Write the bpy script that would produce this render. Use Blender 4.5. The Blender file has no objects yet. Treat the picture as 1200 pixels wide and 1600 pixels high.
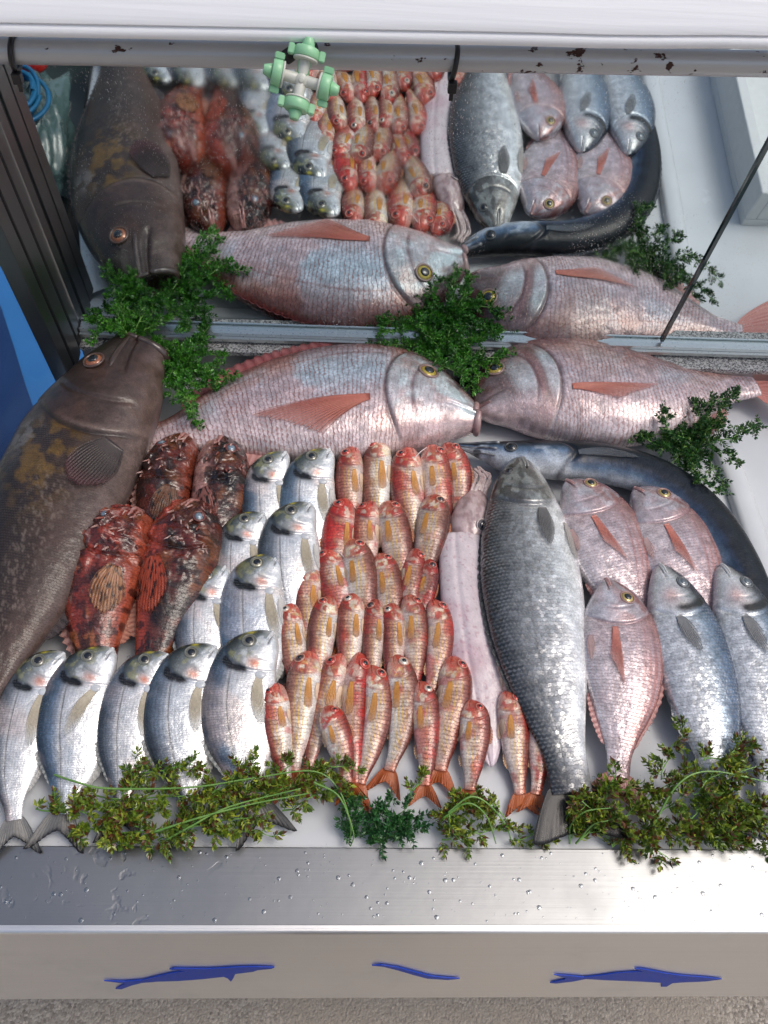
import bpy, math, numpy as np
from mathutils import Matrix, Vector
sc = bpy.context.scene
rng = np.random.default_rng(7)
R_ = math.radians
# ------------------------------------------------------------------ camera, world, light
# The stall is laid out in "counter" coordinates (x right, y back, z up from the tray); the counter
# slopes 10 degrees down towards the customer, TILT takes counter coordinates to the world.
TILT = Matrix.Rotation(R_(10), 4, 'X')
CH = 1.15
PITCH, ROLL, YAW = 0.61584, -0.05045, 0.02602
CR = (Matrix.Rotation(PITCH, 3, 'X') @ Matrix.Rotation(ROLL, 3, 'Y') @ Matrix.Rotation(YAW, 3, 'Z'))
cam_d = bpy.data.cameras.new('camera'); cam = bpy.data.objects.new('camera', cam_d); sc.collection.objects.link(cam)
cam.matrix_world = TILT @ (Matrix.Translation((0, 0, CH)) @ CR.to_4x4())
cam_d.sensor_fit = 'VERTICAL'; cam_d.sensor_height = 36; cam_d.lens = 28.8; cam_d.clip_start = .02; cam_d.clip_end = 500
sc.camera = cam
w = bpy.data.worlds.new('World'); sc.world = w; w.use_nodes = True
nt = w.node_tree; sky = nt.nodes.new('ShaderNodeTexSky'); sky.sky_type = 'NISHITA'; sky.sun_disc = False
SUN_EL, SUN_AZ = R_(60), R_(112)
sky.sun_elevation = SUN_EL; sky.sun_rotation = SUN_AZ; sky.air_density = 1.; sky.dust_density = 5.; sky.ozone_density = 1.
bg = nt.nodes['Background']; bg.inputs[1].default_value = .15; nt.links.new(sky.outputs[0], bg.inputs[0])
sd = bpy.data.lights.new('sun', 'SUN'); sd.energy = .9; sd.angle = R_(28); sd.color = (1, .97, .94)
so = bpy.data.objects.new('sun', sd); sc.collection.objects.link(so)
sdir = Vector((math.sin(SUN_AZ)*math.cos(SUN_EL), math.cos(SUN_AZ)*math.cos(SUN_EL), math.sin(SUN_EL)))
so.rotation_euler = sdir.to_track_quat('Z', 'Y').to_euler()
sc.view_settings.view_transform = 'Standard'; sc.view_settings.look = 'None'; sc.view_settings.exposure = -0.08
sc.view_settings.gamma = 1

# ------------------------------------------------------------------ helpers: place
CRn = np.array(CR); FPX = 1280.
CAM = np.array([0, 0, CH])
MT, MY, M0 = 0.11983, 0.00789, 1.0237*CH          # mirror: tilt, yaw, foot line
def ray(px, py): return CRn @ np.array([(px-600)/FPX, -(py-800)/FPX, -1.])
def U(px, py, z=0.):                                 # picture point -> point at height z over the tray
    d = ray(px, py); return CAM + d*((z-CH)/d[2])
def Uy(px, py, y):
    d = ray(px, py); return CAM + d*(y/d[1])
MR = np.array(Matrix.Rotation(MY, 3, 'Z') @ Matrix.Rotation(MT, 3, 'X'))
MN = MR @ np.array([0, -1, 0.]); MO = np.array([0, M0, 0])
def sm(a, b, x):
    t = np.clip((x-a)/(b-a), 0, 1); return t*t*(3-2*t)
def bump1(x, c, w_): return np.exp(-((x-c)/w_)**2)
def hsh(x, y, s=0):
    v = np.sin(x*127.1+y*311.7+s*74.73)*43758.5453; return v-np.floor(v)
def noise(x, y, s=0):
    ix, iy = np.floor(x), np.floor(y); fx, fy = x-ix, y-iy
    fx = fx*fx*(3-2*fx); fy = fy*fy*(3-2*fy)
    a = hsh(ix, iy, s)*(1-fx)+hsh(ix+1, iy, s)*fx; b = hsh(ix, iy+1, s)*(1-fx)+hsh(ix+1, iy+1, s)*fx
    return a*(1-fy)+b*fy
ASP = [.2]
def iso(p, v, k, s=0, o=4):          # noise that keeps its grain square on a fish of any proportion
    return fbm(p*k+v*.13, v*k*ASP[0]+3.7, s, o)
def fbm(x, y, s=0, o=4):
    r = 0; a = .5
    for i in range(o): r = r+a*noise(x*2**i, y*2**i, s+i*3); a *= .5
    return r/(1-.5**o)
def mix(a, b, m):
    a = np.asarray(a, float); b = np.asarray(b, float)
    m = np.asarray(m)[..., None]; return a*(1-m)+b*m

# ------------------------------------------------------------------ helpers: objects
def root(name, label, cat, loc, group=None):
    o = bpy.data.objects.new(name, None); sc.collection.objects.link(o)
    o.empty_display_size = .02; o.matrix_world = TILT @ Matrix.Translation(tuple(loc))
    o['label'] = label; o['category'] = cat
    if group: o['group'] = group
    return o
def mesh_np(name, V, F, mat, col=None, uv=None, smooth=True):
    me = bpy.data.meshes.new(name); V = np.asarray(V, np.float32)
    if isinstance(F, np.ndarray):
        n, k = F.shape
        me.vertices.add(len(V)); me.vertices.foreach_set('co', V.ravel())
        me.loops.add(n*k); me.loops.foreach_set('vertex_index', F.astype(np.int32).ravel())
        me.polygons.add(n); me.polygons.foreach_set('loop_start', np.arange(0, n*k, k, dtype=np.int32))
        me.update(calc_edges=True); me.validate()
    else:
        me.from_pydata([tuple(v) for v in V], [], [tuple(f) for f in F]); me.update()
    if smooth and len(me.polygons): me.polygons.foreach_set('use_smooth', np.ones(len(me.polygons), bool))
    if col is not None:
        a = me.color_attributes.new('pig', 'FLOAT_COLOR', 'POINT')
        c = np.ones((len(V), 4), np.float32); c[:, :col.shape[1]] = np.clip(col, 0, 1); a.data.foreach_set('color', c.ravel())
    if uv is not None:
        a = me.attributes.new('flow', 'FLOAT_VECTOR', 'POINT')
        u = np.zeros((len(V), 3), np.float32); u[:, :2] = uv; a.data.foreach_set('vector', u.ravel())
    if mat: me.materials.append(mat)
    return me
def obj(name, me, parent=None, loc=(0, 0, 0)):
    o = bpy.data.objects.new(name, me); sc.collection.objects.link(o)
    if parent is not None: o.parent = parent; o.location = loc
    else: o.matrix_world = TILT @ Matrix.Translation(tuple(loc))
    return o
def grid_faces(n, m, wrap=False, off=0):
    i = np.arange(n-1)[:, None]; j = np.arange(m if wrap else m-1)[None, :]; j2 = (j+1) % m
    return (np.stack([i*m+j, i*m+j2, (i+1)*m+j2, (i+1)*m+j], -1).reshape(-1, 4)+off)
def tube(P, r, k=10, caps=True):
    P = np.asarray(P, float); n = len(P); r = np.ones(n)*r
    T = np.gradient(P, axis=0); T /= np.linalg.norm(T, axis=1)[:, None]+1e-12
    up = np.array([0, 0, 1.]) if abs(T[0, 2]) < .9 else np.array([1., 0, 0])
    A = np.cross(T, up); A /= np.linalg.norm(A, axis=1)[:, None]+1e-12; B = np.cross(A, T)
    a = np.linspace(0, 2*np.pi, k, endpoint=False)
    V = P[:, None]+r[:, None, None]*(A[:, None]*np.cos(a)[None, :, None]+B[:, None]*np.sin(a)[None, :, None])
    F = grid_faces(n, k, True); V = V.reshape(-1, 3)
    if caps:
        V = np.concatenate([V, P[:1], P[-1:]]); j = np.arange(k); c0 = n*k
        F = np.concatenate([F, np.stack([0*j+c0, (j+1) % k, j, j], -1)*1, np.stack([0*j+c0+1, (n-1)*k+j, (n-1)*k+(j+1) % k, (n-1)*k+(j+1) % k], -1)])
    return V, F
def join(parts):
    Vs, Fs, Cs, o = [], [], [], 0
    for p in parts:
        Vs.append(p[0]); Fs.append(p[1]+o); o += len(p[0])
        if len(p) > 2: Cs.append(p[2])
    return np.concatenate(Vs), np.concatenate(Fs), (np.concatenate(Cs) if Cs else None)
def fix_tris(F): # quads with a repeated last index -> python lists
    return [tuple(f[:3]) if f[2] == f[3] else tuple(f) for f in F.tolist()]
def spline(P, n):
    P = np.asarray(P, float); Q = np.concatenate([[2*P[0]-P[1]], P, [2*P[-1]-P[-2]]])
    out = []
    for i in range(1, len(Q)-2):
        t = np.linspace(0, 1, 24, endpoint=False)[:, None]
        a, b, c, d = Q[i-1], Q[i], Q[i+1], Q[i+2]
        out.append(.5*((2*b)+(c-a)*t+(2*a-5*b+4*c-d)*t*t+(-a+3*b-3*c+d)*t**3))
    X = np.concatenate(out+[P[-1:]])
    for _ in range(3): X[1:-1] = (X[:-2]+2*X[1:-1]+X[2:])/4
    s = np.concatenate([[0], np.cumsum(np.linalg.norm(np.diff(X, axis=0), axis=1))])
    u = np.linspace(0, s[-1], n); return np.stack([np.interp(u, s, X[:, k]) for k in range(X.shape[1])], 1), s[-1]

# ------------------------------------------------------------------ helpers: nodes
class NB:
    def __init__(s, name):
        s.m = bpy.data.materials.new(name); s.m.use_nodes = True; s.t = s.m.node_tree
        s.b = s.t.nodes['Principled BSDF']
    def n(s, ty, **k):
        x = s.t.nodes.new(ty)
        for a, b in k.items(): setattr(x, a, b)
        return x
    def put(s, sock, v):
        if hasattr(v, 'links') or hasattr(v, 'is_linked'): s.t.links.new(v, sock)
        elif isinstance(v, (tuple, list)) and len(v) == 3 and sock.type == 'RGBA': sock.default_value = (*v, 1)
        else: sock.default_value = v
    def M(s, op, a, b=0., c=0., clamp=False):
        x = s.n('ShaderNodeMath', operation=op, use_clamp=clamp)
        for i, v in enumerate((a, b, c)): s.put(x.inputs[i], v)
        return x.outputs[0]
    def step(s, a, b, x):
        q = s.n('ShaderNodeMapRange', interpolation_type='SMOOTHSTEP'); s.put(q.inputs[0], x)
        q.inputs[1].default_value = a; q.inputs[2].default_value = b; return q.outputs[0]
    def mixc(s, f, a, b, mode='MIX'):
        x = s.n('ShaderNodeMix', data_type='RGBA', blend_type=mode); s.put(x.inputs[0], f)
        s.put(x.inputs[6], a); s.put(x.inputs[7], b); return x.outputs[2]
    def noise(s, vec, scale, detail=4, rough=.55, dist=0):
        x = s.n('ShaderNodeTexNoise'); x.inputs['Scale'].default_value = scale; x.inputs['Detail'].default_value = detail
        x.inputs['Roughness'].default_value = rough; x.inputs['Distortion'].default_value = dist
        if vec is not None: s.t.links.new(vec, x.inputs['Vector'])
        return x.outputs[0]
    def coord(s, scale=(1, 1, 1), which='Object'):
        c = s.n('ShaderNodeTexCoord'); mp = s.n('ShaderNodeMapping'); mp.inputs['Scale'].default_value = scale
        s.t.links.new(c.outputs[which], mp.inputs[0]); return mp.outputs[0]
    def bump(s, h, dist, strength=1., normal=None):
        x = s.n('ShaderNodeBump'); x.inputs['Strength'].default_value = strength; x.inputs['Distance'].default_value = dist
        s.put(x.inputs['Height'], h)
        if normal is not None: s.t.links.new(normal, x.inputs['Normal'])
        return x.outputs[0]
    def set(s, **k):
        for a, b in k.items(): s.put(s.b.inputs[a.replace('_', ' ')], b)
        return s.m

def skin(name, size, amt=.5, edge=(.1, .05, .04), idamp=.3, metal=.3, rough=.35, bump=.0012, sparkle=1., coat=.5, aspect=1., mott=1.):
    b = NB(name)
    at = b.n('ShaderNodeAttribute', attribute_name='flow'); pg = b.n('ShaderNodeAttribute', attribute_name='pig')
    sp = b.n('ShaderNodeSeparateXYZ'); b.t.links.new(at.outputs['Vector'], sp.inputs[0])
    oi = b.n('ShaderNodeObjectInfo')
    wn = b.noise(at.outputs['Vector'], 48, 3)
    a = b.M('ADD', b.M('DIVIDE', sp.outputs[0], size), b.M('MULTIPLY', wn, 1.5)); q = b.M('DIVIDE', sp.outputs[1], size*aspect)
    q = b.M('ADD', q, b.M('MULTIPLY', b.noise(at.outputs['Vector'], 38, 3), 1.6))
    ci = b.M('FLOOR', a); q2 = b.M('ADD', q, b.M('MULTIPLY', b.M('MODULO', b.M('ABSOLUTE', ci), 2), .5))
    la = b.M('FRACT', a); ri = b.M('FLOOR', q2); lb = b.M('SUBTRACT', b.M('FRACT', q2), .5)
    arc = b.M('ADD', .42, b.M('MULTIPLY', .5, b.M('SQRT', b.M('MAXIMUM', 0, b.M('SUBTRACT', 1, b.M('MULTIPLY', 3.8, b.M('MULTIPLY', lb, lb)))))))
    d0 = b.M('SUBTRACT', la, arc); over = b.M('GREATER_THAN', d0, 0)
    ci = b.M('ADD', ci, over); la = b.M('SUBTRACT', la, over)
    q2 = b.M('ADD', q, b.M('MULTIPLY', b.M('MODULO', b.M('ABSOLUTE', ci), 2), .5)); ri = b.M('FLOOR', q2); lb = b.M('SUBTRACT', b.M('FRACT', q2), .5)
    arc = b.M('ADD', .42, b.M('MULTIPLY', .5, b.M('SQRT', b.M('MAXIMUM', 0, b.M('SUBTRACT', 1, b.M('MULTIPLY', 3.8, b.M('MULTIPLY', lb, lb)))))))
    d = b.M('SUBTRACT', la, arc)
    e = b.M('ADD', b.step(-.26, -.02, d), b.step(-.66, -.98, d), clamp=True)
    wc = b.n('ShaderNodeCombineXYZ'); b.put(wc.inputs[0], ci); b.put(wc.inputs[1], ri); b.put(wc.inputs[2], oi.outputs['Random'])
    wh = b.n('ShaderNodeTexWhiteNoise', noise_dimensions='3D'); b.t.links.new(wc.outputs[0], wh.inputs[0])
    sc3 = b.n('ShaderNodeSeparateColor'); b.t.links.new(wh.outputs['Color'], sc3.inputs[0])
    mask = pg.outputs['Alpha']
    h = b.M('MULTIPLY', b.M('ADD', .6, la), b.step(.0, -.10, d))
    h = b.M('ADD', h, b.M('MULTIPLY', sparkle, b.M('ADD', b.M('MULTIPLY', b.M('SUBTRACT', sc3.outputs[0], .5), la), b.M('MULTIPLY', b.M('SUBTRACT', sc3.outputs[1], .5), lb))))
    h = b.M('MULTIPLY', h, mask)
    f1 = b.noise(b.coord(), 55, 5, .6); f2 = b.noise(b.coord(), 420, 3, .6)
    val = b.M('ADD', 1, b.M('MULTIPLY', mask, b.M('MULTIPLY', b.M('SUBTRACT', sc3.outputs[2], .5), idamp*2)))
    val = b.M('MULTIPLY', val, b.M('ADD', 1-.28*mott, b.M('MULTIPLY', .54*mott, b.step(.28, .72, f1)))); val = b.M('MULTIPLY', val, b.M('ADD', 1-.20*mott, b.M('MULTIPLY', .40*mott, b.step(.3, .7, f2))))
    cc = b.n('ShaderNodeVectorMath', operation='SCALE'); b.t.links.new(pg.outputs['Color'], cc.inputs[0]); b.t.links.new(val, cc.inputs['Scale'])
    pm = b.M('ADD', .35, b.M('MULTIPLY', .9, b.step(.3, .7, b.noise(at.outputs['Vector'], 22, 3))))
    col = b.mixc(b.M('MULTIPLY', b.M('MULTIPLY', e, mask), b.M('MULTIPLY', pm, amt), clamp=True), cc.outputs[0], edge)
    n1 = b.bump(h, bump, .9)
    n2 = b.bump(b.M('ADD', f1, b.M('MULTIPLY', f2, .10)), .0030, .4, n1)
    b.put(b.b.inputs['Coat Normal'], b.bump(b.M('ADD', f1, b.M('ADD', b.M('MULTIPLY', h, .35), b.M('MULTIPLY', f2, .10))), .0022, .6))
    b.set(Base_Color=col, Metallic=metal, Roughness=b.M('ADD', rough, b.M('MULTIPLY', b.M('SUBTRACT', f1, .5), .35)), Normal=n2,
          Coat_Weight=coat, Coat_Roughness=.07)
    b.b.inputs['Subsurface Weight'].default_value = 0
    return b.m
def vc_mat(name, rough=.4, metal=0., coat=0., nb=.0005, nscale=300, sss=0.):
    b = NB(name); pg = b.n('ShaderNodeAttribute', attribute_name='pig'); f = b.noise(b.coord(), nscale, 3)
    cc = b.n('ShaderNodeVectorMath', operation='SCALE'); b.t.links.new(pg.outputs['Color'], cc.inputs[0])
    b.put(cc.inputs['Scale'], b.M('ADD', .7, b.M('MULTIPLY', .6, f)))
    b.set(Base_Color=cc.outputs[0], Roughness=rough, Metallic=metal, Coat_Weight=coat, Coat_Roughness=.1, Normal=b.bump(f, nb, .6))
    return b.m
def flat(name, c, rough=.4, metal=0., coat=0., nscale=40, var=.25, nb=.0004, aniso=None, rvar=.2, detail=5):
    b = NB(name); v = b.coord(aniso or (1, 1, 1)); f = b.noise(v, nscale, detail)
    c2 = tuple(x*(1-var) for x in c); c1 = tuple(min(1, x*(1+var*.5)) for x in c)
    b.set(Base_Color=b.mixc(f, c2, c1), Roughness=b.M('ADD', rough, b.M('MULTIPLY', b.M('SUBTRACT', f, .5), rvar)), Metallic=metal,
          Coat_Weight=coat, Normal=b.bump(f, nb, .5))
    return b.m

SK = dict(
  gilthead=skin('gilthead_skin', .0030, .30, (.16, .18, .20), .12, .40, .24, .0006, .9, .5, 1., .6),
  mullet=skin('mullet_skin', .0052, .42, (.16, .025, .02), .12, .04, .25, .0008, .7, .7),
  dentex=skin('dentex_skin', .0080, .50, (.36, .10, .075), .10, .18, .25, .0009, .7, .5, 1.1),
  pandora=skin('pandora_skin', .0050, .30, (.34, .22, .22), .10, .26, .24, .0007, .9, .6),
  bass=skin('bass_skin', .0060, .45, (.40, .42, .43), .26, .34, .20, .0012, 1.4, .6),
  seabass=skin('small_bass_skin', .0052, .4, (.40, .44, .50), .2, .35, .24, .0008, .9, .6),
  grouper=skin('grouper_skin', .0042, .22, (.16, .11, .09), .10, .0, .42, .0006, .6, .45),
  scorpion=skin('scorpionfish_skin', .0050, .2, (.03, .012, .01), .14, .0, .27, .0008, 1.0, .6),
  spear=skin('spearfish_skin', .004, .08, (.10, .13, .18), .06, .0, .34, .0003, .5, .25),
  squid=skin('squid_skin', .0022, .0, (.5, .2, .25), .0, .0, .20, .0, .0, .9, 1., .3),
)
SK['spear'].node_tree.nodes['Principled BSDF'].inputs['Specular IOR Level'].default_value = .2
SK['grouper'].node_tree.nodes['Principled BSDF'].inputs['Specular IOR Level'].default_value = .3
M_FIN = vc_mat('fin_membrane', .32, 0, .5)
M_FIN.node_tree.nodes['Principled BSDF'].inputs['Coat Weight'].default_value = .15; M_FIN.node_tree.nodes['Principled BSDF'].inputs['Roughness'].default_value = .45
_b = M_FIN.node_tree.nodes['Principled BSDF']; _n = [x for x in M_FIN.node_tree.nodes if x.type == 'ATTRIBUTE'][0]; M_FIN.node_tree.links.new(_n.outputs['Alpha'], _b.inputs['Alpha'])
M_EYE = vc_mat('eye_iris', .15, .25, .9, 0, 300)
M_PUP = flat('eye_pupil', (.006, .008, .012), .06, 0, 1., var=.1, nb=0)
M_RIM = vc_mat('eye_socket_skin', .3, 0, .5)
M_LIP = vc_mat('lip_skin', .3, 0, .6, .0006, 150)

# ------------------------------------------------------------------ fish profiles (fractions of greatest height; p from snout to tail base)
PR = {
 'bream': dict(p=[0, .02, .05, .1, .16, .24, .34, .45, .57, .7, .82, .92, 1],
    top=[.04, .13, .21, .31, .40, .48, .53, .54, .51, .43, .29, .16, .12],
    bot=[.05, .14, .21, .29, .36, .42, .46, .48, .46, .40, .27, .15, .12],
    th=[.03, .10, .15, .19, .23, .26, .27, .26, .22, .15, .09, .055, .04]),
 'pandora': dict(p=[0, .02, .05, .1, .16, .24, .34, .45, .57, .7, .82, .92, 1],
    top=[.02, .12, .20, .31, .40, .48, .52, .51, .45, .33, .21, .14, .13],
    bot=[.02, .10, .17, .26, .35, .43, .48, .48, .43, .32, .20, .13, .12],
    th=[.03, .09, .14, .19, .23, .26, .27, .26, .22, .15, .09, .055, .04]),
 'dentex': dict(p=[0, .02, .05, .1, .16, .24, .34, .45, .57, .7, .82, .92, 1],
    top=[.08, .17, .25, .36, .44, .51, .54, .52, .47, .37, .24, .15, .14],
    bot=[.06, .13, .19, .27, .35, .42, .47, .47, .42, .32, .20, .13, .13],
    th=[.06, .11, .15, .20, .25, .29, .30, .29, .25, .18, .11, .07, .05]),
 'dentex_open': dict(p=[0, .02, .05, .1, .16, .24, .34, .45, .57, .7, .82, .92, 1],
    top=[.075, .14, .21, .33, .43, .51, .54, .52, .47, .37, .24, .15, .14],
    bot=[.115, .15, .19, .27, .35, .42, .47, .47, .42, .32, .20, .13, .13],
    th=[.10, .12, .15, .20, .25, .29, .30, .29, .25, .18, .11, .07, .05]),
 'mullet': dict(p=[0, .02, .05, .1, .16, .24, .34, .45, .57, .7, .82, .92, 1],
    top=[.04, .19, .29, .42, .49, .53, .53, .51, .46, .38, .29, .21, .18],
    bot=[.04, .16, .25, .34, .41, .46, .47, .46, .42, .34, .24, .19, .18],
    th=[.04, .19, .28, .36, .42, .45, .45, .42, .37, .29, .20, .13, .10]),
 'bass': dict(p=[0, .015, .04, .08, .14, .22, .32, .44, .57, .7, .82, .92, 1],
    top=[.03, .11, .17, .25, .34, .43, .50, .53, .50, .41, .29, .20, .19],
    bot=[.03, .11, .17, .24, .32, .40, .46, .48, .45, .37, .26, .18, .17],
    th=[.04, .13, .19, .25, .31, .36, .39, .39, .35, .27, .18, .11, .09]),
 'grouper': dict(p=[0, .012, .03, .07, .13, .22, .32, .44, .57, .7, .82, .92, 1],
    top=[.21, .23, .25, .29, .36, .47, .54, .55, .50, .41, .30, .21, .2],
    bot=[.25, .27, .30, .36, .43, .47, .48, .47, .44, .37, .27, .2, .19],
    th=[.19, .20, .22, .26, .31, .36, .38, .37, .33, .25, .17, .11, .1]),
 'scorpion': dict(p=[0, .015, .04, .09, .16, .25, .36, .48, .6, .73, .85, .94, 1],
    top=[.05, .2, .29, .40, .48, .53, .54, .50, .44, .35, .26, .2, .19],
    bot=[.07, .2, .29, .39, .46, .48, .48, .45, .40, .31, .22, .18, .17],
    th=[.05, .2, .28, .36, .42, .45, .43, .38, .32, .24, .17, .12, .1]),
 'spear': dict(p=[0, .02, .06, .1, .16, .24, .34, .45, .57, .7, .82, .92, 1],
    top=[.05, .10, .22, .36, .46, .5, .52, .53, .52, .48, .4, .3, .25],
    bot=[.05, .10, .24, .38, .45, .47, .48, .48, .46, .42, .35, .28, .23],
    th=[.05, .10, .22, .33, .40, .43, .44, .44, .43, .4, .32, .24, .2]),
 'squid': dict(p=[0, .015, .05, .1, .2, .3, .45, .6, .72, .84, .93, .98, 1],
    top=[.40, .44, .46, .47, .49, .50, .49, .46, .40, .31, .20, .10, .03],
    bot=[.38, .42, .45, .47, .49, .50, .49, .46, .40, .31, .20, .10, .03],
    th=[.20, .22, .24, .25, .26, .26, .25, .22, .18, .13, .08, .05, .02]),
}
def pchip(x, xs, ys):
    xs = np.array(xs); ys = np.array(ys); h = np.diff(xs); d = np.diff(ys)/h; m = np.zeros(len(xs))
    for i in range(1, len(xs)-1):
        if d[i-1]*d[i] > 0: m[i] = 2*d[i-1]*d[i]/(d[i-1]+d[i])
    m[0] = d[0]; m[-1] = d[-1]
    i = np.clip(np.searchsorted(xs, x)-1, 0, len(h)-1); t = (x-xs[i])/h[i]
    return (ys[i]*(2*t**3-3*t**2+1)+m[i]*h[i]*(t**3-2*t**2+t)+ys[i+1]*(-2*t**3+3*t**2)+m[i+1]*h[i]*(t**3-t**2))

class Fish:
    """a laid-out fish: centre line, profile and the mapping from (s, q) on the flank to space"""
    def __init__(f, prof, path, width, dorsal, thick=1., roll=0., nx=.42):
        f.nx = nx
        # path: [(px,py,z)...] snout..tail base ; width: px at the thickest place ; dorsal: +1 right of travel / -1 left
        P = np.array([U(a, b, z) for a, b, z in path]); f.C, f.L = spline(P, 200)
        # greatest height from a width in the picture
        k = 72; c = f.C[k]; tg = f.C[k+4]-f.C[k-4]; tg /= np.linalg.norm(tg)
        nrm = np.array([tg[1], -tg[0], 0]); nrm /= np.linalg.norm(nrm)
        def proj(p):
            q = (p-CAM) @ CRn; return np.array([600+FPX*q[0]/-q[2], 800-FPX*q[1]/-q[2]])
        pxm = np.linalg.norm(proj(c+nrm*.01)-proj(c-nrm*.01))/.02
        f.H = width/pxm; f.pr = PR[prof]; f.dorsal = dorsal; f.th = thick
        f.s = np.linspace(0, f.L, 200)
        T = np.gradient(f.C, axis=0); T /= np.linalg.norm(T, axis=1)[:, None]; f.T = T
        # travel is snout->tail; right of travel in the picture = T x up
        N = np.cross(T, [0, 0, 1.]); N /= np.linalg.norm(N, axis=1)[:, None]; f.N = N*dorsal
        f.Bn = np.cross(f.N, f.T); f.Bn *= np.sign(f.Bn[:, 2:3])
        cr_, sr_ = math.cos(R_(roll)), math.sin(R_(roll)); f.N, f.Bn = f.N*cr_+f.Bn*sr_, f.Bn*cr_-f.N*sr_
        f.org = f.C[100].copy(); f.org[2] = 0
    def prof(f, p):
        t = pchip(p, f.pr['p'], f.pr['top'])*f.H; b = pchip(p, f.pr['p'], f.pr['bot'])*f.H; h = pchip(p, f.pr['p'], f.pr['th'])*f.H*f.th
        return t, b, h
    def fr(f, s):
        s = np.asarray(s, float); g = lambda A: np.stack([np.interp(s, f.s, A[:, k]) for k in range(3)], -1)
        C = g(f.C); T = g(f.T); C = C+T*np.maximum(s-f.L, 0)[..., None]+T*np.minimum(s, 0)[..., None]
        return C, T, g(f.N), g(f.Bn)
    def at(f, s, q, lift=0., zabs=None):
        s = np.asarray(s, float); q = np.asarray(q, float)
        p = np.clip(s/f.L, 0, 1); t, b, h = f.prof(p); mid = (t-b)/2; hf = (t+b)/2
        v = np.clip((q-mid)/np.maximum(hf, 1e-5), -1, 1)
        sn = np.sqrt(1-v*v); z = h*sn**(2*f.nx) if zabs is None else zabs
        if zabs is None and getattr(f, 'rel', None): ASP[0] = f.asp; z = z+f.rel(p, v, s, q, f.seed)*f.H*sn**.5
        C, T, N, B = f.fr(s)
        return C+N*q[..., None]+B*(z+lift)[..., None] if np.ndim(z+lift) else C+N*q[..., None]+B*(z+lift)
    def sq(f, p, v):
        p = np.asarray(p, float); t, b, h = f.prof(np.clip(p, 0, 1)); return p*f.L, (t-b)/2+v*(t+b)/2

def body(f, parent, mat, colf, relief, n=110, k1=44, k2=14, name='body', seed=0, n_exp=.42, cavity=None):
    f.rel = relief; f.seed = seed; f.asp = f.H/(2*f.L); ASP[0] = f.asp
    u = np.linspace(0, 1, n); t = u+.035*np.sin(2*np.pi*u)*-1; t = np.clip(t, 0, 1); t[0] = 0; t[-1] = 1
    a = np.concatenate([np.linspace(0, np.pi, k1, endpoint=False), np.linspace(np.pi, 2*np.pi, k2, endpoint=False)])
    v = np.cos(a); sn = np.sin(a)
    P, Vv = np.meshgrid(t, v, indexing='ij'); top = np.broadcast_to(sn >= -1e-9, P.shape)
    S, Q = f.sq(P, Vv); _, _, h = f.prof(P)
    z = np.sign(sn)*np.abs(sn)**(2*f.nx)*h
    rel = relief(P, Vv, S, Q, seed)*f.H*np.abs(sn)**.5*top
    C, T, N, B = f.fr(S)
    V = C+N*Q[..., None]+B*(z+rel)[..., None]
    col = colf(P, Vv, S, Q, seed)
    if cavity:
        cp, cc = cavity; rings, rc = [], []
        c_ = V[0].mean(0)
        for sc_, dp in ((.05, 1.), (.45, .95), (.72, .6), (.86, .2)):
            rings.append(c_+(V[0]-c_)*sc_+f.T[0]*cp*dp*f.L); rc.append(np.concatenate([np.tile(cc, (len(a), 1)), np.zeros((len(a), 1))], 1)*(.5+.6*(1-dp)))
        V = np.concatenate([np.array(rings), V]); col = np.concatenate([np.array(rc), col]); S = np.concatenate([S[:1]]*4+[S]); Q = np.concatenate([Q[:1]]*4+[Q]); n = n+4
    V = V.reshape(-1, 3); m = len(a)
    F = grid_faces(n, m, True)
    c0 = V[:m].mean(0); c1 = V[-m:].mean(0); V = np.concatenate([V, [c0, c1]])
    j = np.arange(m); Ft = np.concatenate([F, np.stack([0*j+n*m, (j+1) % m, j, j], -1), np.stack([0*j+n*m+1, (n-1)*m+j, (n-1)*m+(j+1) % m, (n-1)*m+(j+1) % m], -1)])
    col = col.reshape(-1, 4); col = np.concatenate([col, col[:1], col[-1:]])
    uv = np.stack([S, Q], -1).reshape(-1, 2); uv = np.concatenate([uv, uv[:1], uv[-1:]])+seed*.37
    if f.dorsal < 0: Ft = Ft[:, ::1]
    me = bpy.data.meshes.new(name)
    tri = Ft[:, 2] == Ft[:, 3]
    q4 = Ft[~tri]; t3 = Ft[tri][:, :3]
    me.vertices.add(len(V)); me.vertices.foreach_set('co', (V-f.org).astype(np.float32).ravel())
    li = np.concatenate([q4.ravel(), t3.ravel()]).astype(np.int32); me.loops.add(len(li)); me.loops.foreach_set('vertex_index', li)
    ls = np.concatenate([np.arange(len(q4))*4, len(q4)*4+np.arange(len(t3))*3]).astype(np.int32)
    me.polygons.add(len(ls)); me.polygons.foreach_set('loop_start', ls); me.update(calc_edges=True)
    me.polygons.foreach_set('use_smooth', np.ones(len(ls), bool))
    if f.dorsal > 0: me.flip_normals()
    ca = me.color_attributes.new('pig', 'FLOAT_COLOR', 'POINT'); ca.data.foreach_set('color', np.clip(col, 0, 1).astype(np.float32).ravel())
    ua = me.attributes.new('flow', 'FLOAT_VECTOR', 'POINT'); u3 = np.zeros((len(V), 3), np.float32); u3[:, :2] = uv; ua.data.foreach_set('vector', u3.ravel())
    me.materials.append(mat)
    return obj(name, me, parent)

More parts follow.
